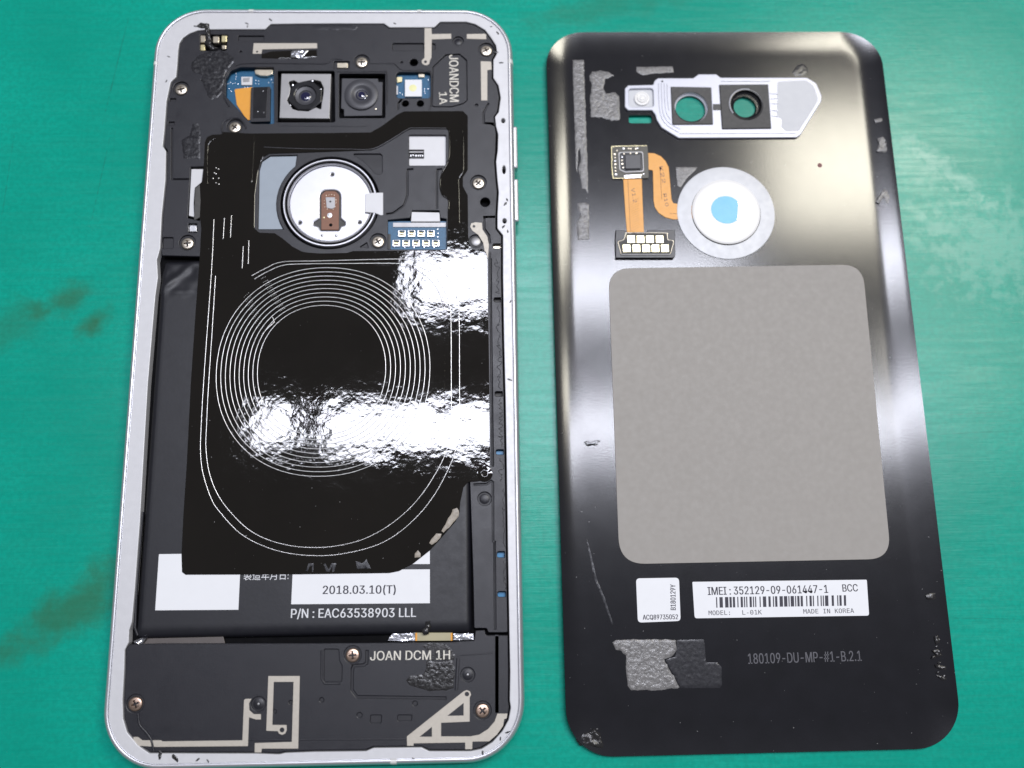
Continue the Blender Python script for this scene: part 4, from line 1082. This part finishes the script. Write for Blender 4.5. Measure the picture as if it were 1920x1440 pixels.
# camera plate
PZ = ZC + .55
plate_out = [(-19.98,60.71), (-19.22,61.5), (-13.79,61.62), (-13.45,62.55), (-12.69,63.21), (-4.99,63.19), (-3.72,64.12), (0.16,64.11)] + [(1.05,63.3), (19.92,63.25), (21.87,61.91), (22.8,58.84), (22.55,57.46), (17.38,49.67), (16.43,49.03)] + [(-8.97,49.03), (-12.53,51.5), (-13.46,53.33), (-13.68,54.5), (-14.35,55.55), (-19.49,55.57), (-20.17,56.36)]
g1 = [(-9.96,61.02), (-1.27,60.83), (-1.46,52.16), (-10.11,52.14)]
g2 = [(0.61,61.44), (11.19,61.49), (11.03,51.13), (0.52,51.05)]
fl_h = rp([(-19.09,60.68), (-13.83,60.77), (-13.95,56.34), (-19.22,56.31)], .7)
cp = plate('camera_plate', rp(plate_out, [.4, .4, .2, .3, .5, .3, .3, .3, .3, 1.2, 1.2, .8, .4, .5, .5, .5, .4, .3, .2, .2, .4, .4], 4), ZC, PZ, M['camplate'], cover, [rp(g1, .15), rp(g2, .15), fl_h], b=.14)
lab(cp, 'silver camera window plate with two black gaskets and a flash lens')
gc1 = [(-5.87,56.1)][0]
gr1 = 7.21 / 2
plate('gasket', rp(offset(ccw(g1), .04), .12), ZC, PZ + .22, M['gasket'], cp, [circle(gc1, gr1, 40)], b=.06)
lathe('window_rim', gc1, [(gr1 * 1.0, PZ + .1), (gr1 * .99, ZC + .1), (gr1 * .9, ZC - .05), (gr1 * .9, .42)], M['rib'], cp, 44)
gc2 = [(6.02,56.66)][0]
gr2 = 7.0 / 2
plate('gasket', rp(offset(ccw(g2), .04), .12), ZC, PZ + .3, M['gasket'], cp, [circle(gc2, gr2, 40)], b=.06)
lathe('window_rim', gc2, [(gr2 * 1.06, PZ + .31), (gr2 * 1.04, PZ + .42), (gr2 * .97, PZ + .40), (gr2 * .93, ZC + .2), (gr2 * .72, ZC - .15), (gr2 * .68, .42)], M['lens_black'], cp, 44)
lathe('rim_glint', gc2, [(gr2 * 1.0, PZ + .40), (gr2 * 1.03, PZ + .47), (gr2 * 1.07, PZ + .40)], M['rib'], cp, 24, 75, 215)
plate('plate_sticker', rp([(13.37,62.2), (19.61,62.58), (21.2,61.24), (21.9,58.31), (21.7,57.39), (17.1,50.59), (14.2,50.47), (13.33,51.51), (13.6,53.34), (12.58,54.13)], .7), PZ - .02, PZ + .05, M['camsticker'], cp, b=.03)
fc = [(-16.36,58.45)][0]
mesh_obj('flash_well', [(x, y, ZC + .06) for x, y in [(-19.36,60.97), (-13.46,61.03), (-13.73,55.94), (-19.59,55.97)]], [(3, 2, 1, 0)], M['camsticker'], cp)
lathe('flash_lens', fc, [(0, PZ + .12), (.45, PZ + .06), (.55, PZ - .1), (.8, PZ + .02), (.95, PZ + .04), (1.1, PZ - .15), (1.35, PZ - .05), (1.6, PZ - .1), (1.75, ZC)], M['button_white'], cp, 36, smooth=30)
RIB = [[(-12.57,61.88), (-12.72,58.17), (-12.53,54.5), (-11.42,52.15), (-8.9,50.32)], [(-11.96,61.88), (-12.09,58.17), (-11.94,54.76), (-10.91,52.67), (-8.61,51.1)], [(-11.36,61.87), (-11.47,58.17), (-11.3,55.15), (-10.52,53.32)], [(-10.76,61.74), (-10.84,58.17), (-10.7,55.54)]]
for p_ in RIB:
    ridge('plate_rib', catmull(p_, 6), .2, .14, PZ - .01, M['rib'], cp)
ridge('plate_rib', [(-8.67,50.06)] + [(16.44,49.99)], .25, .14, PZ - .01, M['rib'], cp)
ridge('plate_rib', [(1.11,62.37), (11.8,62.34)], .25, .14, PZ - .01, M['rib'], cp)
for p_ in ([(11.56,59.41), (13.25,59.27)], [(11.57,58.09), (13.29,58.34)], [(11.56,57.03), (13.25,56.97)], [(11.53,55.45), (12.91,55.18)], [(11.49,54.14), (13.04,53.87)]):
    ridge('plate_rib', p_, .25, .14, PZ - .01, M['rib'], cp)
pl_ = [(-11.77,62.41)][0]
lathe('pin_hole', pl_, [(0, PZ + .008), (.22, PZ + .01)], M['pit'], cp, 12)
# dark seam between the two windows
plate('bridge', [(-1.1,56.95), (0.64,56.94), (0.54,55.49), (-1.19,55.5)], PZ - .05, PZ + .06, M['black_body'], cp, b=.03)

# fingerprint flex assembly
FZ = ZC + .12
flex = plate('fingerprint_flex', [(-15.73,45.83), (-14.31,45.75), (-12.92,45.05), (-11.99,43.94), (-11.4,42.53), (-11.28,38.47), (-11.2,35.19), (-10.88,34.34), (-9.76,34.13), (-6.83,33.96), (-7.04,30.72), (-11.13,30.7), (-12.74,31.16), (-14.09,32.17), (-14.84,33.47), (-15.0,34.97), (-14.8,41.79), (-15.92,42.05)], ZC, FZ, M['copper'], cover, b=.04)
lab(flex, 'orange ribbon flex linking the sensor chip, gold contacts and round sensor')
plate('flex_tail', [(-21.2,40.3), (-17.24,40.28), (-17.34,34.99), (-17.39,27.91), (-20.95,27.93), (-21.09,32.52)], ZC, FZ, M['copper'], flex, b=.04)
for p_ in ([(-20.23,39.79), (-20.22,35.01), (-20.24,28.05)], [(-13.26,42.29), (-13.28,38.48), (-13.27,35.21)], [(-11.76,32.0), (-7.31,31.97)]):
    ridge('flex_line', p_, .09, .03, FZ - .004, M['brown_flex'], flex)
hm = mat('flex_hatching', (.42, .19, .04), .45)
for k in range(13):
    a, b = Vector([(-20.06,34.51), (-20.12,28.17)][0]).lerp(Vector([(-20.06,34.51), (-20.12,28.17)][1]), k / 12), 0
    ridge('flex_hatch', [(a.x, a.y), (a.x + 1.9, a.y + .95)], .07, .02, FZ - .006, hm, flex)
a_ = [(-19.62,37.77), (-19.31,34.5), (-13.41,42.67), (-12.97,38.86), (-12.92,36.46), (-12.56,33.58)]
text('flex_print', 'V1.2', a_[0], a_[1], .75, FZ, M['brown_flex'], flex)
text('flex_print', 'K22', a_[2], a_[3], .75, FZ, M['brown_flex'], flex)
text('flex_print', 'R10', a_[4], a_[5], .7, FZ, M['brown_flex'], flex)
fb_ = plate('chip_board', rp([(-23.46,47.49), (-15.67,47.58), (-15.62,45.01), (-15.78,39.92), (-23.56,39.77)], .3), ZC, FZ + .2, mat('dark_olive_board', (.05, .045, .03), .4, var=.3, vs=3000), cover, b=.05)
ridge('board_edge', [(-20.77,39.95), (-23.36,39.97), (-23.53,42.51), (-23.38,47.23), (-21.38,47.35), (-15.8,47.4)], .14, .04, FZ + .19, M['gold'], flex)
plate('chip_frame', rp([(-22.04,45.92), (-16.69,46.04), (-16.73,41.35), (-20.75,41.17), (-22.02,41.76)], .6), FZ + .1, FZ + .34, M['steel_mid'], fb_, [rp([(-21.77,45.66), (-16.94,45.79), (-16.96,41.61), (-20.69,41.43), (-21.75,41.94)], .5)], b=.06)
mesh_obj('chip_pool', [(x, y, FZ + .215) for x, y in [(-21.8,45.76), (-16.82,45.94), (-16.85,41.55), (-20.73,41.32), (-21.88,41.94)]], [(4, 3, 2, 1, 0)], M['lens_black'], fb_)
plate('sensor_chip', rp([(-20.6,45.04), (-17.41,45.08), (-17.49,41.97), (-20.69,41.94)], .06), FZ + .1, FZ + .62, M['lens_grey'], fb_, b=.05)
cbx = None
for k, (x, y) in enumerate([(-20.83,46.71), (-19.77,46.7), (-19.3,46.65), (-18.23,46.64), (-17.87,46.77), (-22.28,46.23), (-22.79,45.39), (-22.75,44.62), (-22.78,43.85), (-22.77,43.09), (-22.8,42.33), (-22.79,41.56), (-22.75,40.8), (-20.82,45.5), (-19.47,45.55), (-18.16,45.59), (-21.28,44.74), (-21.31,43.97), (-21.3,43.16), (-21.15,42.32), (-16.86,40.84), (-17.46,40.64)]):
    r_ = .13 + .05 * (k % 3 == 0)
    box('component', x - r_ * 1.2, x + r_ * 1.2, y - r_, y + r_, FZ + .15, FZ + .36, M['palegold'] if k % 4 else M['steel'], fb_, b=.04, r=.04)
plate('solder_bar', rp([(-21.1,40.64), (-17.44,40.87), (-17.37,39.96), (-21.02,39.8)], .1), FZ, FZ + .3, M['steel'], fb_, b=.1)
# contact block with nine gold pads
kb = plate('contact_block', rp([(-23.37,28.2), (-21.4,28.11), (-21.31,27.62), (-17.03,27.59), (-16.77,28.15), (-11.02,28.1), (-11.25,22.41), (-11.67,21.93), (-23.63,22.04), (-23.58,25.8)], .12), ZC, ZC + .75, M['black_body'], cover, b=.1)
kt = plate('contact_tray', rp([(-22.93,25.05), (-23.02,25.78), (-21.85,26.01), (-21.33,27.36), (-20.74,27.52), (-13.22,27.41), (-12.77,27.16), (-12.61,25.94), (-11.47,25.56), (-11.64,24.71), (-12.08,23.01), (-12.34,22.52), (-22.54,22.61)], .2), ZC, ZC + .88, M['gasket'], kb, b=.06)
ridge('tray_edge', [(-12.33,22.65), (-22.53,22.71)], .25, .1, ZC + .86, M['steel_mid'], kb)
ridge('tray_edge', catmull([(-22.52,22.86), (-22.84,24.56), (-22.96,25.54), (-21.85,25.97), (-21.33,27.23), (-20.63,27.47), (-13.34,27.36), (-12.76,27.04), (-12.63,25.94), (-11.52,25.54), (-11.91,23.98), (-12.3,22.77)], 4), .16, .08, ZC + .86, M['palegold'], kb)
pad = None
PADS = [(-20.3,26.05), (-18.34,26.03), (-16.38,26.02), (-14.36,26.0), (-21.32,24.06), (-19.29,24.04), (-17.29,24.03), (-15.35,24.01), (-13.37,23.99)]
V, F = plate_geo(rp([(-.78, -.8), (.78, -.8), (.78, .8), (-.78, .8)], .1, 2), [], -.05, .06, .03)
for k, (x, y) in enumerate(PADS):
    if k == 0:
        pad = mesh_obj('gold_pad', V, F, M['gold'], kb)
        pad.location = (x * MM, y * MM, (ZC + .88) * MM)
    else:
        dup(pad, kb, (x, y, ZC + .88))
# the round sensor
SC = [(0.1,32.12), (0.11,32.24)]
sr = 20.73 / 2
k5 = sr / 92.
sensor = lathe('fingerprint_sensor', SC[0], [(65 * k5, ZC + .22), (88 * k5, ZC + .22), (91.4 * k5, ZC + .18), (92 * k5, ZC - .02)], M['ring_grey'], cover, 72)
lab(sensor, 'round grey and white fingerprint sensor back with a sky blue centre')
lathe('sensor_button', SC[1], [(0, ZC + .5), (58 * k5, ZC + .5), (62.5 * k5, ZC + .46), (64 * k5, ZC + .36), (64.2 * k5, ZC + .1)], M['button_white'], sensor, 72)
bl = [(SC[1][0] + 28.5 * k5 * math.cos(math.radians(a)) , SC[1][1] + .35 + 27.5 * k5 * math.sin(math.radians(a))) for a in range(35, 320, 12)]
plate('blue_film', bl, ZC + .49, ZC + .54, M['blue_film'], sensor, b=.02)
ridge('film_cut', [bl[0], (bl[0][0] + .2, bl[0][1] - 1.6), bl[-1]], .25, .06, ZC + .5, M['steel'], sensor)

# grey graphite sheet
GS = [(-25.19,19.98), (27.89,20.37), (27.31,-39.85), (-25.54,-39.92)]
sheet = plate('graphite_sheet', rp(GS, [4.6, 4.4, 4.6, 5.0], 10), ZC, ZC + .14, M['graphite'], cover, b=.03)
lab(sheet, 'large matt grey rounded graphite sheet')

# stickers
SZ = ZC + .08
st1 = plate('code_sticker', rp([(-22.48,-42.62), (-14.19,-42.64), (-14.35,-50.69), (-22.52,-50.84)], .75, 6), ZC, SZ, M['white'], cover, b=.02)
lab(st1, 'small white square sticker with serial codes')
a_ = [(-21.55,-50.31), (-14.87,-50.35), (-15.16,-48.68), (-14.98,-43.94)]
text('serial_print', 'ACQ89735052', a_[0], a_[1], 0.89, SZ, M['ink'], st1, bold=.06)
text('serial_print', 'B180129Y', a_[2], a_[3], 0.99, SZ, M['ink'], st1, bold=.06)
st2 = plate('imei_sticker', rp([(-11.67,-43.47), (22.15,-43.69), (21.9,-50.41), (-11.65,-50.26)], [.2, .25, .5, .5], 5), ZC, SZ, M['white'], cover, b=.02)
lab(st2, 'long white sticker with device number, barcode and model')
a_ = [(-8.85,-45.99), (14.36,-46.02), (17.22,-45.85), (20.17,-45.84), (-8.93,-49.72), (-4.85,-49.74), (-2.45,-49.76), (1.3,-49.77), (9.28,-49.8), (19.05,-49.83)]
ch = 1.48
cs = 0.83
text('imei_print', 'IMEI : 352129-09-061447-1', a_[0], a_[1], ch, SZ, M['ink'], st2, bold=0.07)
text('imei_print', 'BCC', a_[2], a_[3], ch * .92, SZ, M['ink'], st2, bold=0.06)
text('model_print', 'MODEL:', a_[4], a_[5], cs, SZ, M['ink'], st2, face='mono')
text('model_print', 'L-01K', a_[6], a_[7], cs, SZ, M['ink'], st2, face='mono')
text('model_print', 'MADE IN KOREA', a_[8], a_[9], cs, SZ, M['ink'], st2, face='mono')
bq = [Vector(p) for p in [(-7.31,-46.42), (18.0,-46.52), (17.87,-48.48), (-7.37,-48.37)]]
x = 0.
tot = 118.
rb = random.Random(21)
V, F = [], []
while x < tot:
    w = rb.choice((1, 1, 1, 2, 2, 3)); g = rb.choice((1, 1, 1, 2, 2, 3))
    t0, t1 = x / tot, min(1, (x + w) / tot)
    n = len(V)
    for t, top in ((t0, 0), (t1, 0), (t1, 1), (t0, 1)):
        p = (bq[3].lerp(bq[2], t) if top == 0 else bq[0].lerp(bq[1], t))
        V.append((p.x, p.y, SZ + .02))
    F.append((n, n + 1, n + 2, n + 3))
    x += w + g
bars = mesh_obj('barcode', V, F, M['ink'], st2)
a_ = [(-1.99,-58.76), (19.6,-58.66)]
text('mould_code', '180109-DU-MP-#1-B.2.1', a_[0], a_[1], 1.84, ZC, M['letter_grey'], cover, bold=0.05)
a_ = [(21.3,32.32), (26.88,32.46)]
a2_ = [(21.04,42.81)]
lathe('ink_dot', a2_[0], [(0, ZC + .025), (.5, ZC + .02)], M['red_ink'], cover, 16)

# torn adhesive
def glue(name, pts, h, m, seed, amp=.12, step=.5, grid=.32, ns=.6, z=ZC):
    return patch(name, jag(pts, amp, step, seed), z, h, M[m], cover, step=grid, ns=ns, seed=seed)


glue('adhesive_strip', [(-30.93,67.93), (-28.5,67.93), (-28.57,59.39), (-28.6,49.98), (-28.6,42.28), (-28.76,36.73), (-29.23,37.73), (-29.94,37.74), (-30.2,40.26), (-30.6,42.3), (-29.94,44.33), (-30.08,47.15), (-30.46,46.38), (-30.87,41.28), (-31.07,42.3), (-31.04,50.25), (-31.06,56.77)], .12, 'goo_grey', 31, amp=.07)
glue('adhesive_strip', [(-30.99,34.49), (-29.35,34.67), (-28.66,34.22), (-28.88,26.42), (-31.27,26.32), (-31.33,30.02), (-30.75,31.25), (-30.37,32.24), (-30.92,32.99)], .14, 'goo_grey', 32, amp=.07)
glue('adhesive_patch', [(-27.48,64.12), (-26.84,65.05), (-24.89,65.31), (-22.97,64.91), (-22.04,64.1), (-24.01,63.31), (-24.46,61.18), (-23.91,59.85), (-21.97,60.11), (-21.09,59.31), (-21.3,53.59), (-22.98,53.49), (-25.34,54.2), (-27.48,54.34), (-27.57,58.54), (-26.99,61.19)], .14, 'goo_grey', 33)
glue('adhesive_patch', [(-17.1,66.18), (-9.18,66.35), (-9.03,64.87), (-13.78,64.61), (-15.74,64.22), (-17.15,65.02)], .08, 'goo_grey', 34, amp=.06)
glue('adhesive_patch', [(-9.84,42.53), (-5.21,42.55), (-5.73,41.79), (-7.48,40.27), (-9.04,38.0), (-9.73,38.26)], .05, 'goo_grey', 35, amp=.04)
glue('adhesive_patch', [(-27.46,-54.46), (-26.87,-54.02), (-24.02,-53.92), (-15.49,-54.1), (-15.32,-55.62), (-16.13,-56.96), (-17.89,-57.53), (-17.1,-59.2), (-16.18,-60.72), (-15.2,-62.76), (-18.83,-63.1), (-24.3,-63.05), (-24.98,-62.32), (-25.16,-59.33), (-25.1,-56.78), (-25.85,-55.86), (-26.94,-55.74)], .2, 'goo_grey', 36)
glue('adhesive_patch', [(-15.17,-54.16), (-10.1,-54.14), (-9.96,-56.94), (-9.99,-58.29), (-7.85,-58.43), (-7.11,-59.26), (-7.24,-62.4), (-7.68,-62.98), (-15.05,-62.83), (-16.03,-60.72), (-16.88,-59.2), (-17.65,-57.74), (-15.66,-57.18)], .04, 'goo_faint', 37, amp=.04)
glue('adhesive_patch', [(-35.27,-70.75), (-34.64,-70.28), (-32.17,-70.15), (-31.64,-69.67), (-30.44,-70.47), (-30.17,-71.45), (-30.03,-73.09), (-31.04,-72.87), (-32.67,-72.55), (-34.3,-72.41), (-34.99,-71.53)], .4, 'goo', 38, z=ZC + .25)
glue('adhesive_bits', [(33.96,48.73), (35.21,49.12), (36.1,48.46), (36.57,46.13), (35.28,45.36), (33.4,45.76), (34.06,47.44)], .25, 'goo_grey', 39, z=ZC + .5, grid=.25, ns=.4)
glue('adhesive_bits', [(33.71,53.17), (34.96,53.56), (35.92,53.43), (35.33,52.51), (33.87,52.39)], .2, 'goo_grey', 40, z=ZC + .5, ns=.4)
glue('adhesive_bits', [(33.39,36.33), (34.33,37.09), (35.39,36.32), (35.44,34.2), (34.52,33.6), (33.83,35.12), (32.81,33.62), (32.16,34.22)], .2, 'goo_grey', 41, z=ZC + .35, ns=.4)
glue('adhesive_bits', [(33.1,-46.71), (34.58,-46.24), (36.14,-46.27), (35.5,-47.25), (36.72,-47.9), (34.92,-47.74), (33.38,-47.66)], .2, 'goo', 42, z=ZC + .4, ns=.4)
for k, pts in enumerate(([(33.86,-54.38), (34.66,-54.15), (34.86,-55.62), (33.94,-55.85)], [(33.15,-57.05), (34.33,-56.83), (34.95,-58.06), (33.9,-58.28)], [(33.24,-59.47), (35.25,-59.76), (36.02,-60.74), (34.4,-60.46), (33.41,-60.2)], [(35.62,-54.66), (36.29,-54.43), (35.93,-56.38), (35.54,-56.37)], [(33.27,-61.4), (34.51,-61.67), (36.07,-62.42), (34.4,-62.5)])):
    glue('adhesive_bits', pts, .3, 'goo', 50 + k, z=ZC + .45, ns=.35, grid=.22)
EB = [(34.14,-56.34), (35.2,-57.09), (33.39,-58.27), (35.4,-58.55), (34.29,-59.25), (35.58,-61.21), (33.82,-61.05), (35.14,-61.68), (34.16,-55.12), (35.31,-55.14)]
for k, (x, y) in enumerate(EB):
    r_ = .18 + .14 * ((k * 7) % 5) / 4
    glue('adhesive_bits', [(x - r_ * 1.6, y - r_), (x, y - r_ * .6), (x + r_ * 1.8, y + r_ * .3), (x + r_ * .3, y + r_), (x - r_, y + r_ * .7)], .3, 'goo_grey' if k % 2 else 'goo', 70 + k, z=ZC + .4, ns=.3, grid=.2, amp=.08)
glue('adhesive_bits', [(17.06,64.8), (18.18,66.41), (19.44,66.82), (20.36,66.14), (20.36,64.79), (19.19,63.98), (17.72,63.99)], .08, 'goo_faint', 43)
glue('adhesive_thread', [(-32.59,-32.0), (-32.27,-31.88), (-30.76,-38.51), (-30.02,-42.54), (-28.74,-45.8), (-27.18,-51.0), (-27.44,-51.24), (-29.14,-46.04), (-30.41,-42.78), (-31.15,-38.51)], .05, 'goo_faint', 44, amp=.03)
glue('adhesive_bits', [(-31.5,-16.08), (-30.43,-15.7), (-28.05,-15.87), (-29.13,-16.38), (-28.35,-16.79), (-31.0,-16.89)], .08, 'cover', 45)
